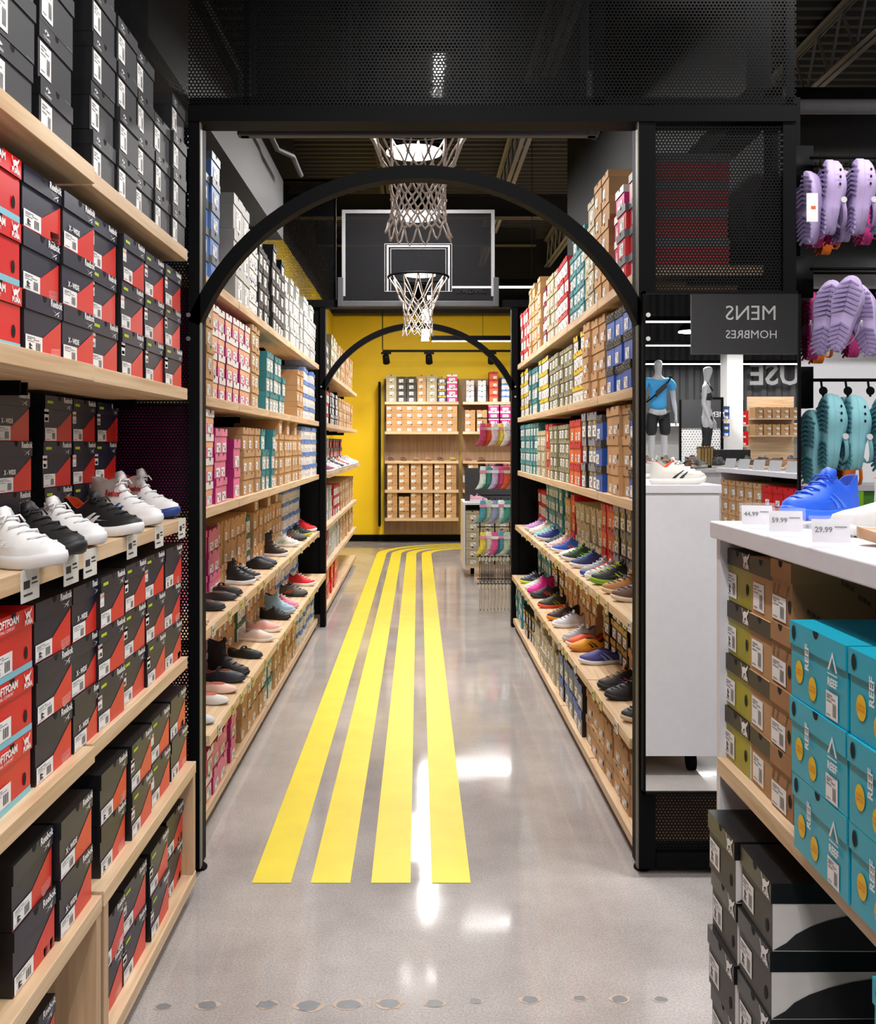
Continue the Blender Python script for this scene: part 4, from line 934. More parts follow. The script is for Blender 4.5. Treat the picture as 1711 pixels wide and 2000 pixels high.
aisle(1, .83, .77, [
 (1240,'dress',.25,'#2b2b2d','#cfc3ae',BK,'#222',None,'lace_up_shoe','shoe','charcoal shoe with pale sole'),
 (1193,'dress',.26,'#5b3a28','#d8c8b0','#33405a','#3a2a20',None,'lace_up_shoe','shoe','dark brown leather lace-up'),
 (1175,'dress',.25,'#a9713a','#d9c39c','#33405a','#5a3f28',None,'lace_up_shoe','shoe','tan leather lace-up'),
 (1153,'low',.26,'#16181a','#7fae1a','#b6d42a','#222','#b6d42a','sneaker','sneaker','black and lime running sneaker'),
 (1142,'low',.22,'#c9c9cc',WH,'#d8402a','#333','#d8402a','sneaker','sneaker','grey red laced sneaker'),
 (1133,'low',.22,'#8d8f95','#2c56b8',WH,'#222','#d8d8d8','sneaker','sneaker','grey sneaker with blue toe'),
 (1113,'low',.22,'#23306a',WH,'#7fc48e','#2a4a5a',None,'sneaker','sneaker','navy sneaker with mint collar'),
 (1098,'low',.22,'#22301f',WH,'#6fd02a','#222','#7fe02a','sneaker','sneaker','black and bright green sneaker'),
 (1091,'slip',.21,'#d8d3d3','#d0cccc','#fff','#888',None,'slip_on_shoe','shoe','pale grey slip-on sneaker'),
 (1077,'low',.22,'#1f4fa8',WH,'#e0602a','#223','#e0602a','sneaker','sneaker','blue and orange sneaker'),
 (1069,'low',.22,'#d9b8b4',WH,WH,'#a88',None,'sneaker','sneaker','dusty pink sneaker'),
 (1063,'low',.22,'#1e2a4a',WH,'#6fa02a','#222','#6fc02a','sneaker','sneaker','dark navy green sneaker'),
 (1048,'low',.22,'#27307a','#c9c9d0',WH,'#224',None,'sneaker','sneaker','deep blue sneaker'),
 (1043,'low',.22,'#63b8c4','#c7c7cc','#e8d24a','#9a6fc0','#e77f98','sneaker','sneaker','rainbow coloured sneaker'),
 (1033,'low',.22,'#d9c9c6','#c9c3c3',WH,'#998',None,'sneaker','sneaker','cream sneaker'),
 (1024,'low',.22,'#b48ac0','#c9c3c9','#d06fb8','#7a3f8a','#d06fb8','sneaker','sneaker','lilac and pink sneaker')],
 'right aisle upper shoe shelf', 'shoes on the right aisle upper shoe shelf', 'price tags on the right aisle')
aisle(1, .43, .745, [
 (1213,'dress',.25,'#222325','#cbb79a',BK,'#222',None,'lace_up_shoe','shoe','black leather lace-up with tan sole'),
 (1181,'dress',.24,'#19191b','#101012',BK,'#1c1c1e',None,'loafer','shoe','plain black leather loafer'),
 (1167,'low',.23,'#1b1a1d','#1a1a1c','#e08a1f','#1c1c1e','#a84a8a','sneaker','sneaker','black sneaker with orange laces'),
 (1130,'slip',.24,'#3a3a80',WH,WH,'#26264a','#7aa0d8','patterned_shoe','shoe','blue patterned canvas shoe'),
 (1112,'slip',.22,'#d8921f','#c0701a','#222','#4a2a10','#1a1a1a','patterned_shoe','shoe','yellow black patterned shoe'),
 (1105,'slip',.22,'#d8501f',WH,WH,'#802a10','#e8a02a','patterned_shoe','shoe','orange flame patterned shoe'),
 (1098,'low',.20,'#a9abab','#c0c0c0',WH,'#667',None,'sneaker','sneaker','pale grey sneaker'),
 (1078,'low',.22,'#d3d5dc',WH,'#5a6a9a','#99a',None,'sneaker','sneaker','white sneaker with blue laces'),
 (1068,'low',.22,'#2a211c','#e08a1f','#c97a3a','#222','#c97a3a','sneaker','sneaker','brown sneaker with orange sole'),
 (1050,'low',.22,'#24221f','#e0502a','#8a8f2a','#222','#8a8f2a','sneaker','sneaker','black sneaker with red-orange sole'),
 (1036,'low',.21,'#1d2030','#20222a','#d8402a','#222','#d8402a','sneaker','sneaker','navy sneaker with red laces'),
 (1030,'high',.21,'#d81f96','#b01878','#f060c0','#7a1058',None,'high_top_shoe','shoe','hot pink high sneaker'),
 (1024,'low',.21,'#d8cdd6',WH,WH,'#a9a',None,'sneaker','sneaker','pale pink white sneaker'),
 (1015,'low',.21,'#2c3550','#c0e02a',WH,'#222','#c9c9cc','sneaker','sneaker','navy sneaker with lime toe')],
 'right aisle lower shoe shelf', 'shoes on the right aisle lower shoe shelf', 'price tags on the right aisle')
# far left shelf shoes and yellow wall sandals
fc = [('#8a3a5a','pink patterned'),(WH,'white'),('#d8d8dc','white blue-soled'),(BK,'black and white'),('#d9d9dc','white purple-trimmed'),('#c04040','white and red'),(WH,'plain white'),('#9ac0d8','pale blue'),('#e0d0c8','cream'),('#d8d8d8','pale grey')]
for i in range(10):
    y = 8.15 + i*.36
    shoe('%s sneaker, %s from the front on the shelf beyond the far arch' % (fc[i][1], ORD[i+1]), 'sneaker', 'sneaker', 'low', (-.70, y), -15, 1.2305, .25, (fc[i][0], WH, WH, '#445', [None, '#222222', '#3a5ab0'][i % 3], None), 'sneakers beyond the far arch')
sc = ['#3a2440','#4a2f1f','#b49a78','#e09070','#2a2420','#d8c83a','#c04a70','#6a4020']
sn = ['dark purple','brown toe-loop','beige','salmon','black','yellow','raspberry','dark tan']
for i in range(8):
    x = -.38 + .185*i if i < 6 else .78 + (i-6)*.2
    shoe('%s sandal on the middle shelf of the yellow wall' % sn[i], 'sandal', 'sandal', 'sandal', (x, YW + .02), -75, 1.2265, .20, (sc[i], '#8a6a50', '#fff', '#fff', None, None), 'sandals on the yellow wall')

# ------------------------------------------------------------------ white table unit (near right)
TW = mat('#dcdbe2', .45, var=.02); TWI = mat('#c9c8ce', .5, var=.02)
t = thing('display_table', 'white display table unit on casters filled with shoe boxes, at the right edge', 'display table', (1.01, 1.55, 0))
b = MB(); b.box(-.33, .33, -1.0, .72, 1.252, 1.290); b.build('table_top', TW, t, bevel=.003)
b = MB(); b.box(-.315, .32, .690, .715, .092, 1.251); b.build('end_panel', TW, t)
b = MB(); b.box(-.315, .32, -1.0, -.975, .106, 1.251); b.build('end_panel', TW, t)
b = MB(); b.box(.030, .045, -.974, .689, .1255, 1.251); b.build('centre_panel', mat('#33333a', .6), t)
b = MB(); b.box(-.322, .029, -.974, .689, .713, .749); b.build('shelf_board', WOODY, t)
b = MB(); b.box(-.318, .32, -.974, .689, .09, .125); b.build('bottom_board', WOODY, t)
for x in (-.22, .22):
    for y in (-.85, .62):
        b = MB(); b.loft([[(x + q, y + .045*math.cos(i*PI/10), .0455 + .045*math.sin(i*PI/10)) for i in range(20)] for q in (-.016, .016)]); b.box(x - .03, x + .03, y - .03, y + .03, .085, .105)
        b.build('caster', BLACK, t)
TZ = 1.2905
shoe('bright blue lace-up sneaker on the white table', 'sneaker', 'sneaker', 'low', (.785, 2.08), 213, TZ + .0125, .255, ('#1558d8', '#2a6af0', '#0f48c0', '#1a3fa0', '#3a78f0', None), None)
t = thing('shoe_riser', 'small clear riser under the blue sneaker', 'riser', (.90, 2.15, TZ))
t.rotation_euler = (0, 0, math.radians(33))
b = MB(); b.box(-.12, .12, -.05, .05, .007, .012); b.box(-.12, -.115, -.05, .05, 0, .007); b.box(.115, .12, -.05, .05, 0, .007); b.build('clear_stand', glass('clear_acrylic', (.9,.9,.92), .05, .25), t)
shoe('white slip-on shoe in front of the blue sneaker', 'shoe', 'slip_on_shoe', 'slip', (.80, 1.90), 170, TZ, .26, ('#c9c6c6', '#d8d6d6', '#fff', '#999', None, None), None)
shoe('brown strap sandal with black sole at the right edge of the table', 'sandal', 'sandal', 'sandal', (.775, 1.72), 165, TZ, .28, ('#7a4a30', '#b08a6a', '#fff', '#fff', None, None), None)
shoe('white sneaker with black side flash at the far end of the table, facing the mirror', 'sneaker', 'sneaker', 'low', (1.30, 2.16), -12, TZ, .27, ('#d8d4cd', '#e4e0d8', '#e8e8e8', '#c94a1a', '#22262e', None), None)
shoe('pale grey sneaker behind the black-flash one on the table', 'sneaker', 'sneaker', 'low', (1.10, 1.42), 190, TZ, .27, ('#a9a6a0', '#e0dac8', '#ccc', '#666', None, None), None)
shoe('brown suede shoe in the middle of the table top', 'shoe', 'lace_up_shoe', 'dress', (1.28, 1.15), 165, TZ, .27, ('#8a5f4a', '#c9b59a', '#4a3020', '#3a2a20', None, None), None)
for i, (x, y, Y) in enumerate(((1480, 1044, 2.05), (1537, 1062, 1.88), (1626, 1092, 1.67))):
    p = P(x, y, Y)
    t = thing('price_holder', 'clear price card holder on the white table, %s from the left' % ['first', 'second', 'third'][i], 'price card holder', (p.x, Y, TZ), math.radians(-14), 'price card holders on the white table')
    R_ = lambda u, v, o: (u, v*.25 + o, v)
    b = MB(); b.poly([(-.031, .012, .008), (.031, .012, .008), (.031, .022, .048), (-.031, .022, .048)]); b.build('price_card', mat('#d6d3da', .4), t)
    b = MB(); b.box(-.036, .036, 0, .03, 0, .004); b.poly([(-.036, .006, 0), (.036, .006, 0), (.036, .018, .054), (-.036, .018, .054)]); b.build('clear_holder', glass('holder_acrylic', (.85,.85,.9), .05, .22), t)
    b = MB()
    put_text(b, ['44.99', '59.99', '29.99'][i], .013, lambda u, v: (-.026 + u, .0165 - .001 + v*.2, .026 + v), 0, 'LEFT', .0003)
    for q in (0, 1): b.poly([(.006, .0165 + q*.001, .034 - q*.006), (.026, .0165 + q*.001, .034 - q*.006), (.026, .0168 + q*.001, .036 - q*.006), (.006, .0168 + q*.001, .036 - q*.006)])
    b.build('printed_price', INK, t)

# ------------------------------------------------------------------ hanging clogs
def clog_parts(col, dark):
    key = ('clog', col)
    if key in SH: return SH[key]
    L = .27; hw = .052; C_ = mat(col, .55, var=.03); Dk = mat(dark, .6, var=.05)
    parts = []
    b = MB(); b.loft([ring(L, hw, 0, .98, .02, .92), ring(L, hw, .004, 1, 0, 1.02), ring(L, hw, .024, 1.0, 0, 1.06), ring(L, hw, .028, .98, .02, 1.0)], 0)
    parts.append(('sole', b.mesh('sole', [C_], True)))
    b = MB()
    for i in range(15):
        x = .018 + i*.0165
        if .115 < x < .145: continue
        w = hw*.84*wshape(x/L)*(1 if .03 < x < .24 else .7)
        for s in (-1, 1):
            b.loft([[(x - .003 + dx, s*w*f, z_ + spring((x)/L)) for dx, z_ in ((0, -.0035), (.006, -.0035), (.006, .003), (0, .003))] if False else
                    [(x - .003 + dx - .016*f, s*w*f, z_ + spring(x/L)) for dx, z_ in ((0, -.0035), (.0075, -.0035), (.0075, .003), (0, .003))] for f in (0.02, 1)], 0)
    parts.append(('tread', b.mesh('tread', [Dk])))
    lv = [(.026,.99,.0,1.0),(.045,.985,.0,1.0),(.058,.94,.28,.98),(.068,.88,.36,.90),(.076,.80,.42,.76),(.080,.70,.47,.5)]
    b = MB(); R = []
    n = 30
    for z, F_, B_, k in lv: R.append(ring(L, hw, z, F_, B_, k))
    b.loft(R, [1 if False else 0]*(len(lv)-1), caps=(False, True)); parts.append(('upper', b.mesh('upper', [C_], True)))
    b = MB(); pts = []
    for i in range(9):
        a = PI*i/8; pts.append((.42*L*1 - .33*L*math.sin(a), hw*1.02*math.cos(a), .056 + .020*math.sin(a)))
    b.loft([[(x + dx, y*o, z + dz) for dx, dz, o in ((0,-.007,1),(0,.007,1),(.002,.007,.93),(.002,-.007,.93))] for x, y, z in pts], 0)
    parts.append(('heel_strap', b.mesh('heel_strap', [C_], True)))
    b = MB()
    for s in (-1, 1): b.loft([[(.42*L + .011*math.cos(i*PI/7), s*(hw*o), .056 + .011*math.sin(i*PI/7)) for i in range(14)] for o in (1.0, 1.10)])
    parts.append(('strap_button', b.mesh('strap_button', [mat('#c9c9cc', .4)])))
    b = MB()
    for s in (-1, 1):
        for x in (.17, .195, .22): b.disc((x, s*(hw*wshape(x/L)*1.0 + .0008), .045), .006, 'y', 8, ry=.0045)
    for x, y in ((.18,0),(.2,.016),(.2,-.016),(.215,0),(.165,.018),(.165,-.018),(.16,0)): b.disc((x, y, .0815 if x < .2 else .0785), .005, 'z', 8)
    parts.append(('vent_holes', b.mesh('vent_holes', [HOLE])))
    SH[key] = parts; return parts
def clog(px, py_top, Y, az, tilt, col, dark, label, grp):
    """az: direction the sole looks to (degrees in plan)"""
    x = (px - CX)/F*Y; zt = H - (py_top - CY)/F*Y
    a = math.radians(az); down = Vector((math.cos(a), math.sin(a), 0)); Zl = -down; Xl = Vector((0,0,1)); Yl = Zl.cross(Xl)
    M_ = Matrix((Xl, Yl, Zl)).transposed().to_4x4(); M_ = Matrix.Rotation(math.radians(tilt), 4, down) @ M_
    t = thing('foam_clog', label, 'clog', (0,0,0), 0, grp)
    t.matrix_world = Matrix.Translation((x, Y, zt - .27)) @ M_
    for nm, me in clog_parts(col, dark): link(nm, me, t)
LAV, LAVD, TLC, TLD, MGC, OGC = '#b7a3d0', '#9484b0', '#86c2cc', '#4f8c98', '#c0307c', '#f07a14'
t = thing('hook_rack', 'black rack of hook rails holding the foam clogs', 'rack', (1.31, 3.62, 0))
b = MB(); b.box(0, .10, -.03, .03, .05, 2.75); b.build('post', STEEL, t)
for z in (2.50, 2.10, 1.70):
    b = MB(); b.box(-.02, .12, -.10, -.0305, z - .10, z + .05); b.tube([(.1, -.12, z), (.95, -.12, z), (.965, -.12, z + .03)], .006, 8); b.tube([(.1, .02, z+.01), (.95, .02, z+.01)], .005, 8)
    b.build('hook_rail', BLACK, t, True)
cl = [  # x, y of toe, Y, azimuth of sole, tilt, colour
 (1572,330,3.50,205,4,0,'sole-on lavender clog beside the black panel, top row'), (1604,312,3.50,183,0,0,'lavender clog with a white tag, top row'), (1634,330,3.60,186,3,0,'lavender clog half hidden between two others, top row'),
 (1661,311,3.50,183,-2,0,'lavender clog, second full one in the top row'), (1710,312,3.50,183,2,0,'lavender clog cut by the right edge, top row'),
 (1598,545,3.45,238,-10,0,'lavender clog showing its sole, left of the middle row'), (1630,536,3.40,235,-12,0,'lavender clog in front, middle of the middle row'), (1700,546,3.45,232,12,0,'lavender clog leaning left at the right edge, middle row'),
 (1576,800,3.52,200,2,1,'teal clog beside the mirror edge'), (1608,768,3.46,185,3,1,'teal clog showing its side, lower row'), (1636,775,3.60,188,0,1,'teal clog peeking out behind its neighbours, lower row'), (1656,770,3.46,184,5,1,'teal clog in the middle of the lower row'), (1712,772,3.46,183,2,1,'teal clog at the right edge, lower row'),
 (1582,350,3.85,190,0,2,'magenta clog low behind the top row, left'), (1617,345,3.85,190,0,2,'magenta clog low behind the top row, middle'), (1677,345,3.85,190,0,2,'magenta clog low behind the top row, right'),
 (1600,372,4.10,190,0,3,'orange clog hanging lowest behind the top row'), (1572,570,3.85,183,0,2,'magenta clog at the left behind the middle row'), (1585,585,4.1,183,0,3,'orange clog behind the middle row, by the mirror'), (1652,565,3.85,183,0,2,'magenta clog behind the front middle-row clog'),
 (1640,830,3.95,183,0,3,'orange clog low behind the teal row')]
CC = [(LAV, LAVD), (TLC, TLD), (MGC, '#98205f'), (OGC, '#c8600c')]
for px, py, Y, az, ti, ci, lb in cl: clog(px, py, Y, az, ti, *CC[ci], lb, 'foam clogs on the hook rack')
for px, Yp in ((1604,3.5),(1661,3.5),(1710,3.5)):
    b = MB(); x = (px - CX)/F*Yp; b.tube([(x, 3.5, 2.513), (x, 3.5, 2.47), (x + .01, 3.5, 2.44)], .004, 6); tag(b.build('hanger_hook', BLACK, smooth=True), 'small black hanger above the top row clog, %s' % {1604:'left one',1661:'middle one',1710:'right one'}[px], 'hook', 'clog hangers')
for px, Yp in ((1608,3.48),(1656,3.48),(1700,3.48)):
    b = MB(); x = (px - CX)/F*Yp; b.tube([(x, 3.5, 1.70), (x, 3.49, 1.665), (x, 3.48, 1.64)], .004, 6); b.disc((x, 3.48, 1.66), .016, 'y', 12); tag(b.build('hanger_hook', BLACK, smooth=True), 'small black hanger above the teal row, %s' % {1608:'left one',1656:'middle one',1700:'right one'}[px], 'hook', 'clog hangers')
p = P(1582, 380, 3.42); b = MB(); b.box(-.02, .02, 0, .002, -.10, 0); b.box(-.004, .012, -.001, 0, -.055, -.045, 1)
tag(b.build('hang_tag', [PAPER, STKR], loc=(p.x, 3.40, p.z)), 'white paper tag hanging on a lavender clog', 'tag')

# children department beyond
t = thing('poster', 'red poster with white lettering below the teal clogs', 'poster', (0, 4.6, 0))
p0, p1 = P(1556, 912, 4.6), P(1642, 995, 4.6)
b = MB(); b.box(p0.x, p1.x, 0, .01, p1.z, p0.z); b.build('poster_panel', mat('#d8302a', .5), t)
b = MB(); put_text(b, 'DSW.', .115, lambda u, v: (p0.x + .012 + u, -.001, p0.z - .09 + v), 0, 'LEFT'); put_text(b, 'KIDS', .085, lambda u, v: (p0.x + .025 + u, -.001, p0.z - .175 + v), 0, 'LEFT', .002); b.build('lettering', PAPER, t)
b = MB(); b.box(p0.x + .05, p0.x + .07, .01, .03, 0, p0.z - .05); b.build('stand', BLACK, t)
t = thing('kids_shelf', 'white and green low shelf holding children shoes, far right', 'shelf unit', (2.55, 5.4, 0))
b = MB(); b.box(-.2, 1.0, -.2, .2, 1.22, 1.25); b.build('table_top', TW, t)
b = MB(); b.box(-.18, .98, -.17, .18, .02, 1.215); b.build('cabinet_body', mat('#4c8a2e', .5), t)
b = MB(); b.box(-.2, -.17, -.2, .2, 0.0, 1.218); b.build('side_panel', mat('#8fd01a', .5), t)
for i, (x, c) in enumerate(((2.50, '#c9a9a0'), (2.72, '#dddddd'), (2.95, '#b8c8d8'))):
    shoe('%s child shoe on the white and green shelf' % ['pinkish', 'white', 'pale blue'][i], 'shoe', 'child_shoe', 'low', (x, 5.24), 200, 1.2505, .17, (c, WH, WH, '#888', None, None), 'child shoes on the green shelf')

# ------------------------------------------------------------------ far white box fixture and accessory racks behind the far arch
t = thing('white_fixture', 'white wheeled fixture with kraft boxes just beyond the far arch', 'display fixture', (.96, 10.98, 0))
b = MB(); b.box(-.46, -.44, -.22, .5, .10, .80); b.build('side_panel', TW, t)
b = MB(); b.box(.44, .46, -.22, .5, .10, .80); b.build('side_panel', TW, t)
b = MB(); b.box(-.46, .46, -.22, .5, .80, .825); b.build('top_board', TW, t)
b = MB(); b.box(-.43, .43, .10, .12, .10, 1.20); b.build('back_panel', mat('#3a3a3e', .6), t)
b = MB(); b.box(-.44, .44, -.22, .09, .10, .135); b.build('bottom_board', WOODX, t)
for x in (-.35, .35):
    b = MB(); b.loft([[(x + q, .045*math.cos(i*PI/8), .046 + .045*math.sin(i*PI/8)) for i in range(16)] for q in (-.02, .02)]); b.build('caster', BLACK, t)
for i in range(5):
    zz = .1355
    for r in range(6 if i else 6):
        place_box('cream', (.60 + i*.165, 10.78, zz), 0, 'cream grey shoe box, %s stack from left, %s layer, white far fixture' % (ORD[i+1], LAY[r] if r < 5 else 'top'), 'shoe boxes in the white far fixture'); zz += .0995
shoe('pink child sneaker on top of the white far fixture', 'sneaker', 'sneaker', 'low', (.78, 10.95), -10, .8255, .2, ('#e0a8c0', WH, WH, '#a9a', None, None), None)
t = thing('sign_holder', 'small white sign on top of the white far fixture', 'sign', (.68, 11.35, .826)); b = MB(); b.box(-.16, .16, 0, .01, .20, .28); b.build('sign_card', WHITE, t); b = MB(); b.box(-.01, .01, .01, .02, 0, .28); b.build('sign_stem', BLACK, t)
t = thing('accessory_rack', 'black hook rack with socks and laces beside the right post of the far arch', 'rack', (.82, 8.6, 0))
b = MB(); b.tube([(.06, 0, .05), (.06, 0, 1.80)], .012, 8); b.tube([(.06, .25, .05), (.06, .25, 1.80)], .012, 8); b.build('frame', BLACK, t, True)
for i, z in enumerate((1.68, 1.30, 1.00, .72, .26, -.0)):
    b = MB(); b.tube([(.06, 0, z+.02), (-.30, 0, z+.02)], .005, 6); b.build('hook_arm', BLACK, t, True) if z > .0 else None
SOX = ['#c94a78','#d0508a','#3a8a7a','#d8c84a','#8a8fb0','#c8502a','#4a8fa0','#b8a8c8','#d8d0c8','#cfe0d8','#e0c8d0','#a8b8a0']
def sock(x, y, z, c, lb, c2):
    t = thing('sock_pack', lb, 'socks', (x, y, z), random.uniform(-.15, .15), 'sock packs on the accessory rack')
    b = MB(); pr = [(0,0,.024),(0,-.05,.027),(.0,-.11,.027),(-.006,-.15,.030),(-.03,-.185,.026),(-.055,-.20,.016)]
    b.loft([[(px_ + r*math.cos(i*PI/6)*1.0, r*.55*math.sin(i*PI/6), pz + (0 if px_ > -.01 else r*.2*math.sin(i*PI/6))) for i in range(12)] for px_, pz, r in pr]); b.build('sock', mat(c, .85, var=.25, scale=60), t, True)
    b = MB(); b.box(-.029, .029, -.018, .018, -.06, -.035); b.build('paper_band', mat(c2, .6), t)
    b = MB(); b.tube([(0, 0, .0), (0, 0, .022)], .003, 5); b.build('hanger', BLACK, t)
k = 0
for ri, (z, n) in enumerate(((1.655,6),(1.275,6),(.975,6),(.695,6))):
    for i in range(n):
        sock(.57 + i*.054, 8.6 + (.025 if i % 2 else -.025), z, SOX[(k*5 + ri*3) % 12], 'sock pack, %s from the left in the %s row of the rack' % (ORD[i+1], ['top', 'second', 'third', 'fourth'][ri]), ['#e08aa8', '#cfcfcf', '#e8e8e8'][k % 3]); k += 1
for ri, (z, c) in enumerate(((.46, '#55504c'), (.22, '#b8a488'))):
    t2 = None
    for i in range(9):
        t = thing('lace_pack', 'shoelace pack, %s from the left in the %s row of laces' % (ORD[i+1], ['upper', 'lower'][ri]), 'shoelaces', (.55 + i*.031, 8.6, z), .9, 'shoelace packs on the accessory rack')
        b = MB(); b.tube([(-.012,0,-.20),(-.014,0,-.03),(0,0,-.01),(.014,0,-.03),(.012,0,-.20),(0,0,-.215)], .0045, 6, cyc=True); b.build('laces', mat(c, .8, var=.4, scale=120), t, True)
        b = MB(); b.box(-.018, .018, -.004, .004, -.02, .015); b.build('header_card', mat('#d9d2c0', .6), t)
b = MB(); b.tube([(.86, 8.6, .475), (.52, 8.6, .475)], .005, 6); b.tube([(.86, 8.6, .236), (.52, 8.6, .236)], .005, 6)
tag(b.build('hook_rail', BLACK, smooth=True), 'two low hook rails carrying the shoelace packs', 'rail')
# track with spotlights in front of the yellow wall
b = MB(); b.box(-.50, 2.6, 13.58, 13.62, 2.76, 2.79); b.tube([(-.5, 13.6, 2.79), (-.5, 13.6, 4.56)], .008, 6)
tag(b.build('light_track', BLACK), 'black light track hung in front of the yellow wall', 'light track')
for i, (x, px) in enumerate(((-.45, 0), (.15, 1), (1.02, 2), (1.9, 3))):
    track_head(x, 13.6, 2.76, (x + .1, 14.7, 1.4), ['small spotlight at the left end of the track', 'spotlight near the middle of the arch on the track', 'spotlight right of the arch middle on the track', 'spotlight at the hidden right end of the track'][i], 30, 75)
# ------------------------------------------------------------------ the shop behind the viewer (seen in the mirror)
MY = 3.285
def V(x, y, D): return Vector(((x - CX)/F*D, 2*MY - D, H - (y - CY)/F*D))      # point seen at pixel x, y in the mirror at path length D
def rtext(b, s, size, x, y, z, mi=0, align='CENTER', bold=0): put_text(b, s, size, lambda u, v: (x - u, y, z + v), mi, align, bold)
D = 8.0; p0, p1 = V(1350, 566, D), V(1590, 692, D)
t = thing('hanging_sign', 'dark grey hanging sign reading MENS HOMBRES, seen mirrored', 'sign', ((p0.x+p1.x)/2, p0.y, (p0.z+p1.z)/2))
w = (p1.x-p0.x)/2; h = (p0.z-p1.z)/2
b = MB(); b.box(-w, w, -.03, 0, -h, h); b.build('sign_panel', mat('#434345', .5, var=.02), t)
b = MB(); q = V(1466, 625, D); rtext(b, 'MENS', .17, q.x - t.location.x, .002, q.z - t.location.z); q = V(1467, 661, D); rtext(b, 'HOMBRES', .096, q.x - t.location.x, .002, q.z - t.location.z); b.build('lettering', mat('#f4f4f4', .5), t)
b = MB(); b.tube([(-w*.8, -.015, h), (-w*.8, -.015, 4.55 - t.location.z)], .004, 5); b.tube([(w*.8, -.015, h), (w*.8, -.015, 4.55 - t.location.z)], .004, 5); b.build('cable', BLACK, t)
q = V(1457, 752, 20); b = MB(); rtext(b, 'WAREHOUSE', .62, q.x, 2*MY - 20 + .15 + .06, q.z, align='RIGHT', bold=.012)
o = b.build('sign_lettering', mat('#8a8a8c', .5)); tag(o, 'large grey wall lettering ending in OUSE on the corrugated wall, mirrored', 'lettering')
# second display table (men's) with kraft and red boxes
D = 6.5; yf = 2*MY - D
t = thing('display_table', 'white display table seen in the mirror with kraft and red boxes below', 'display table', (2.7, .2, 0))
b = MB(); b.box(-.46, .46, -.95, .95, 1.262, 1.295); b.build('table_top', TW, t, bevel=.003)
for q in (-.95, .93):
    b = MB(); b.box(-.43, .43, q, q + .02, .1, 1.261); b.build('end_panel', TW, t)
b = MB(); b.box(-.05, -.03, -.93, .93, .1, 1.261); b.build('centre_panel', mat('#2a2a2e', .6), t)
b = MB(); b.box(-.45, -.06, -.93, .93, .06, .1); b.build('bottom_board', WOODY, t)
b = MB(); b.box(-.45, -.06, -.93, .93, .64, .675); b.build('shelf_board', WOODY, t)
for i in range(9):
    key = 'kraft' if i < 5 else 'redb'; y = -.62 + i*.175 if i < 5 else -.62 + .875 + .01 + (i-5)*.182
    for z0_ in (.1005, .6755):
        zz = z0_
        for r in range(5 if i < 5 else 4):
            place_box(key, (2.26, y, zz), -PI/2, '%s shoe box, %s stack from far end, %s layer, mirrored table %s bay' % (DES[key]['desc'], ORD[i+1], LAY[r], 'lower' if z0_ < .5 else 'upper'), 'shoe boxes under the mirrored table'); zz += DES[key]['h'] + .001
cs = ['#4a3020','#6a4a30','#8a6038','#a98850','#2a2a2c','#b89a68']
for i in range(6):
    shoe('%s boat shoe on the mirrored table' % ['dark brown','chestnut','tan brown','sand','black','light tan'][i], 'shoe', 'boat_shoe', 'slip', (2.36, -.52 + i*.27), 200, 1.2955, .28, (cs[i], '#c9b59a', '#fff', '#3a2a20', None, None), 'boat shoes on the mirrored table')
for i in range(5):
    t = thing('price_holder', 'price card holder on the mirrored table, %s from its far end' % ORD[i+1], 'price card holder', (2.29, -.60 + i*.30, 1.2955), -PI/2 - .5, 'price card holders on the mirrored table')
    b = MB(); b.poly([(-.05,0,0),(.05,0,0),(.05,.02,.07),(-.05,.02,.07)]); b.build('price_card', mat('#a8a8ac', .5), t)
# lower pedestal table with shoes between
D = 9.0; yt = 2*MY - D; q = V(1255, 0, D)
t = thing('display_table', 'low dark-fronted display table crowded with shoes, mid distance in the mirror', 'display table', (3.2, yt, 0))
b = MB(); b.box(-1.2, .3, -.4, .4, 1.22, 1.25); b.build('table_top', TW, t)
b = MB(); b.box(-1.15, .25, -.35, .35, .05, 1.22); b.build('cabinet_body', WHITE, t)
for i in range(9):
    x = 2.15 + i*.15; shoe('%s shoe in the crowded group on the low mirrored table, %s from the left' % (['rose','tan','brown','grey','black','white','taupe','cream','blue'][i], ORD[i+1]), 'shoe', 'casual_shoe', 'low', (x, yt + .33 - .1*(i % 2)), 60 + 20*(i % 3), 1.2505, .27, (['#a87f74','#b89a80','#7a4f3c','#88888c','#2c2c2e','#d8d8d8','#8f7f70','#cfc4b0','#6a80a0'][i], '#d8d0c0', '#ccc', '#555', None, None), 'shoes on the low mirrored table')
b = MB(); b.box(-.14, .14, -.1, .1, 0, .17); tag(b.build('display_box', mat('#2f3032', .5), loc=(2.88, yt + .05, 1.2505)), 'black display block standing on the low mirrored table', 'display block')
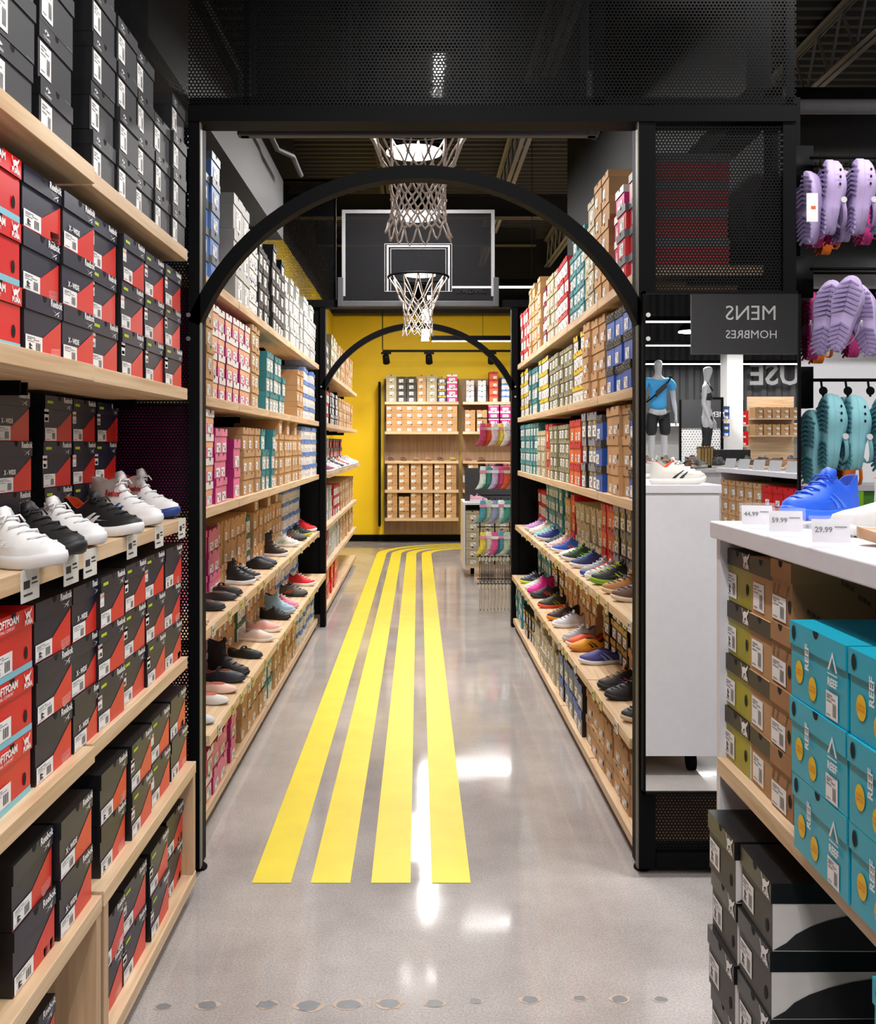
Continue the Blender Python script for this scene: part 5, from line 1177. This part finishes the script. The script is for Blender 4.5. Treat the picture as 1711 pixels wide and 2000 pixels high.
# white column grid panel, blue/red boxes wall, kraft shelves
p0, p1 = V(1330, 812, 17), V(1407, 812, 17)
t = thing('pegboard_stand', 'white pegboard stand with a dark header behind the mannequins', 'display stand', ((p0.x+p1.x)/2, p0.y, 0)); w = (p1.x-p0.x)/2
b = MB(); b.box(-w, w, -.02, 0, .1, 1.75); b.build('pegboard', perforated('pegboard_white', 0, 2, .05, .22, '#e0e0e0'), t)
b = MB(); b.box(-w, w, -.02, .02, 1.755, 2.25); b.build('header_sign', mat('#3a3a3c', .5), t)
b = MB(); rtext(b, 'MENS', .13, .25, .025, 1.95); b.build('lettering', PAPER, t)
b = MB(); b.box(-w - .03, -w, -.03, .03, 0, 2.25); b.box(w, w + .03, -.03, .03, 0, 2.25); b.build('post', STEEL, t)
for (x0, x1, y0, y1, key, nm, D) in ((1475, 1562, 783, 850, 'kraft', 'kraft', 19), (1444, 1463, 789, 870, 'redb', 'plain red', 18), (1408, 1423, 785, 852, 'rblue', 'royal blue', 17)):
    a, c = V(x0, y0, D), V(x1, y1, D)
    t = thing('storage_rack', 'rack of %s boxes against the rear wall, seen in the mirror' % nm, 'rack', ((a.x+c.x)/2, a.y - .2, 0)); w = abs(c.x-a.x)/2
    b = MB(); b.box(-w - .03, w + .03, -.2, -.18, 0, a.z + .1); b.build('back_panel', WOODX if key == 'kraft' else BLACK, t)
    dz = (a.z - c.z)/2
    bw, bh = DES[key]['w'] + .02, DES[key]['h']
    for lv_ in range(2):
        z0_ = c.z + lv_*dz; b = MB(); b.box(-w, w, -.18, .18, z0_ - .03, z0_); b.build('shelf_board', WOODX, t)
        n = max(1, int(2*w/bw)); rows = int((dz - .03)/(bh+.001))
        for i in range(n):
            zz = z0_ + .0005
            for r in range(rows):
                place_box(key, (t.location.x - w + bw*(i+.5), a.y - .04, zz), PI, '%s shoe box, %s column, %s layer, mirrored rear rack %s shelf' % (nm, ORD[i+1], ORD[r+1], ['lower', 'upper'][lv_]), 'boxes on the mirrored rear racks'); zz += bh + .001
# sandal / bag rack behind, boots
for i in range(5):
    p = V(1370 + i*6, 905, 9.2)
    shoe('tall tan black boot, %s of five, mirrored' % ORD[i+1], 'boot', 'ankle_boot', 'boot', (p.x, yt - .35), -80, 1.2505, .26, (['#b89a60','#a88a58'][i % 2], '#20201e', BK, '#222', None, None), 'tall boots in the mirror')
# mannequins ------------------------------------------------------------
MAN = mat('#b9babd', .4, var=.02)
def skin(name, verts, edges, rad, m, parent, root=0, sub=2):
    me = bpy.data.meshes.new(name); me.from_pydata(verts, edges, []); me.materials.append(m)
    o = bpy.data.objects.new(name, me); COL.objects.link(o)
    md = o.modifiers.new('skin', 'SKIN'); md.use_smooth_shade = True; md.branch_smoothing = .6
    sd = o.modifiers.new('sub', 'SUBSURF'); sd.levels = sub; sd.render_levels = sub
    if not me.skin_vertices: me.attributes.new('skin', 'FLOAT_VECTOR', 'POINT') if False else None
    bpy.context.view_layer.objects.active = o
    bm = bmesh.new(); bm.from_mesh(me); ly = bm.verts.layers.skin.verify()
    bm.verts.ensure_lookup_table()
    for v, r in zip(bm.verts, rad):
        r = r if isinstance(r, tuple) else (r, r); v[ly].radius = r; v[ly].use_root = (v.index == root)
    bm.to_mesh(me); bm.free()
    o.parent = parent
    bpy.context.view_layer.update()
    dg = bpy.context.evaluated_depsgraph_get(); m2 = bpy.data.meshes.new_from_object(o.evaluated_get(dg))
    o.modifiers.clear(); o.data = m2
    for p in m2.polygons: p.use_smooth = True
    return o
def mannequin(x, y, z, rz, female, label):
    t = thing('mannequin', label, 'mannequin', (x, y, z), rz)
    k = .94 if female else 1.0; sw = .165 if female else .195; hp = .095
    Vv = [(0,0,.93),(0,0,1.08),(0,.0,1.25),(0,.0,1.40),(0,0,1.49),(0,-.01,1.56),(0,-.02,1.66),(0,-.01,1.74)]
    Rr = [(.135,.10),(.115,.085),(.15,.10),(.12,.08),(.05,.05),(.052,.06),(.075,.092),(.062,.075)]
    if female: Rr = [(.14,.11),(.095,.075),(.12,.095),(.10,.07),(.042,.045),(.048,.058),(.070,.088),(.058,.072)]
    E = [(i, i+1) for i in range(7)]
    def chain(start, pts, rs):
        i0 = start
        for p_, r in zip(pts, rs): Vv.append(p_); Rr.append(r); E.append((i0, len(Vv)-1)); i0 = len(Vv)-1
        return i0
    for s in (-1, 1):
        wr = chain(3, [(s*sw*.8,0,1.405),(s*(sw+.02),0,1.36),(s*(sw+.045),.01,1.22),(s*(sw+.06),.02,1.09),(s*(sw+.07),-.03,.95),(s*(sw+.075),-.06,.84)], [.06*k,.055*k,.045*k,.038*k,.036*k,.026*k])
        pm = chain(wr, [(s*(sw+.078),-.075,.785)], [(.018,.034)])
        for j, (dy, ln) in enumerate(((-.026,.070),(-.009,.082),(.008,.076),(.024,.060))):
            chain(pm, [(s*(sw+.078),-.085+dy,.755),(s*(sw+.072),-.092+dy,.755-ln*.55),(s*(sw+.062),-.092+dy,.755-ln)], [.009,.008,.007])
        chain(wr, [(s*(sw+.06),-.105,.80),(s*(sw+.05),-.118,.765),(s*(sw+.045),-.118,.74)], [.011,.009,.008])
        chain(0, [(s*hp,0,.86),(s*hp*1.05,-.01,.68),(s*hp*1.05,-.005,.50),(s*hp*1.1,.015,.34),(s*hp*1.1,.02,.20),(s*hp*1.1,.02,.08),(s*hp*1.15,-.06,.035),(s*hp*1.2,-.14,.025)], [.085*k,.078*k,.055*k,.058*k,.042*k,.035,.035,.025])
    Vv = [(a, c*1.0, d*k) for a, c, d in Vv]
    skin('body', Vv, E, Rr, MAN, t)
    if not female:
        Sv = [(0,0,.90),(0,0,1.08),(0,0,1.25),(0,0,1.40)]; Sr = [(.16,.12),(.145,.11),(.172,.12),(.13,.092)]; Se = [(0,1),(1,2),(2,3)]
        for s in (-1, 1): n = len(Sv); Sv += [(s*sw*.8,0,1.41),(s*(sw+.03),0,1.36),(s*(sw+.05),.01,1.22)]; Sr += [.075,.075,.070]; Se += [(3,n),(n,n+1),(n+1,n+2)]
        skin('blue_t_shirt', Sv, Se, Sr, mat('#3fa0dc', .7), t)
        Sv = [(0,0,.95)]; Sr = [(.152,.125)]; Se = []
        for s in (-1, 1): n = len(Sv); Sv += [(s*hp,0,.84),(s*hp*1.15,-.01,.66),(s*hp*1.15,-.01,.50)]; Sr += [.105,.098,.092]; Se += [(0,n),(n,n+1),(n+1,n+2)]
        skin('black_shorts', Sv, Se, Sr, mat('#17171a', .7), t)
        b = MB(); b.tube([(-.20,-.06,1.47),(-.12,-.13,1.36),(0,-.155,1.24),(.13,-.14,1.12),(.19,-.03,1.06),(.12,.12,1.14),(0,.14,1.28),(-.14,.1,1.42),(-.20,0,1.48)], .012, 6, cyc=True); b.build('bag_strap', BLACK, t, True)
        b = MB(); b.loft([[(-.10 + .18*f + .0*q, -.20 + d_, 1.33 - .16*f + h_) for d_, h_ in ((0,-.04),(0,.05),(.045,.055),(.045,-.045))] for q, f in ((0,0),(0,1))]); b.build('cross_body_bag', mat('#1d1e22', .5), t, bevel=.01)
    else:
        skin('black_sports_top', [(0,0,1.13*k),(0,0,1.22*k),(0,0,1.32*k)], [(0,1),(1,2)], [(.118,.095),(.132,.112),(.118,.09)], mat('#141416', .6), t)
        b = MB()
        for s in (-1, 1): b.tube([(s*.08,-.09,1.32*k),(s*.085,-.03,1.455*k),(s*.07,.06,1.40*k),(s*.05,.085,1.30*k)], .008, 6)
        b.build('top_strap', mat('#141416', .6), t, True)
        Sv = [(0,0,.98)]; Sr = [(.125,.10)]; Se = []
        Sv += [(0,0,.92)]; Sr += [(.15,.125)]; Se += [(0,1)]
        for s in (-1, 1): n = len(Sv); Sv += [(s*hp,0,.85),(s*hp*1.05,-.01,.68),(s*hp*1.05,-.005,.50),(s*hp*1.1,.015,.34),(s*hp*1.1,.02,.16)]; Sr += [.098,.086,.063,.065,.045]; Se += [(1,n)] + [(n+i, n+i+1) for i in range(4)]
        skin('black_leggings', [(a, c, d*k) for a, c, d in Sv], Se, Sr, mat('#121214', .6), t)
    b = MB(); b.lathe([(.20, -.012), (.20, 0), (.03, .002)], 28); b.build('base_plate', mat('#77777a', .4), t)
    return t
D = 15.6
p = V(1285, 0, D); mannequin(p.x, p.y, 1.085, PI, False, 'grey mannequin in light blue t-shirt, black shorts and cross-body bag, mirrored')
p2 = V(1380, 0, D); mannequin(p2.x, p2.y, 1.085, PI - 1.15, True, 'grey female mannequin in black sports top and leggings, mirrored')
t = thing('display_plinth', 'tall white plinth carrying the two mannequins', 'plinth', ((p.x+p2.x)/2, p.y, 0))
b = MB(); b.box(-.85, .85, -.4, .4, 0, 1.072); b.build('plinth_body', WHITE, t, bevel=.004)

# ------------------------------------------------------------------ build the queued boxes: the largest 300 one by one, the rest as one pile
def shown(e):
    key, loc, rz = e[0], Vector(e[1]), e[2]
    w, h, d = DES[key]['w'], DES[key]['h'], DES[key]['d']
    if loc.y < .5: return 0
    c, s = math.cos(rz), math.sin(rz); A = 0
    pts = [(loc.x + c*a, loc.y + s*a, loc.z + q) for a in (-w/2, w/2) for q in (0, h)]
    pr = [(CX + F*x/y, CY - F*(z - H)/y) for x, y, z in pts]
    xs = [p[0] for p in pr]; ys = [p[1] for p in pr]
    x0, x1, y0, y1 = max(min(xs), 0), min(max(xs), 1711), max(min(ys), 0), min(max(ys), 2000)
    if x1 <= x0 or y1 <= y0: return 0
    return (x1-x0)*(y1-y0)
Q.sort(key=lambda e: -shown(e))
NIND = 330
vis = [shown(e) for e in Q]
print('queued', len(Q), 'visible', sum(v > 0 for v in vis), 'cut size', vis[min(NIND, len(vis)-1)])
for e in Q[:NIND]:
    key, loc, rz, label, group = e; ms = box_meshes(key, True)
    o = link('shoe_box', ms[0], None, loc, (0, 0, rz)); tag(o, label, 'shoe box', group)
    for nm, me in ms[1:]: link(nm, me, o)
MI = {}; V_, F_, M2, T_ = [], [], [], []
for e in Q[NIND:]:
    key, loc, rz = e[:3]; me = box_meshes(key, False)[0]; n = len(V_); c, s = math.cos(rz), math.sin(rz); tone = random.random()
    for v in me.vertices: V_.append((loc[0] + c*v.co.x - s*v.co.y, loc[1] + s*v.co.x + c*v.co.y, loc[2] + v.co.z)); T_.append(tone)
    for p in me.polygons:
        F_.append(tuple(n + i for i in p.vertices)); m = me.materials[p.material_index]; M2.append(MI.setdefault(m, len(MI)))
me = bpy.data.meshes.new('shoe_boxes'); me.from_pydata(V_, [], F_)
for m in MI: me.materials.append(m)
for p, i in zip(me.polygons, M2): p.material_index = i
at = me.attributes.new('tone', 'FLOAT', 'POINT')
at.data.foreach_set('value', T_); me.update()
o = bpy.data.objects.new('shoe_boxes', me); COL.objects.link(o); o['kind'] = 'stuff'
tag(o, 'the many smaller stacked shoe boxes further down the aisle and on the yellow wall', 'shoe boxes')
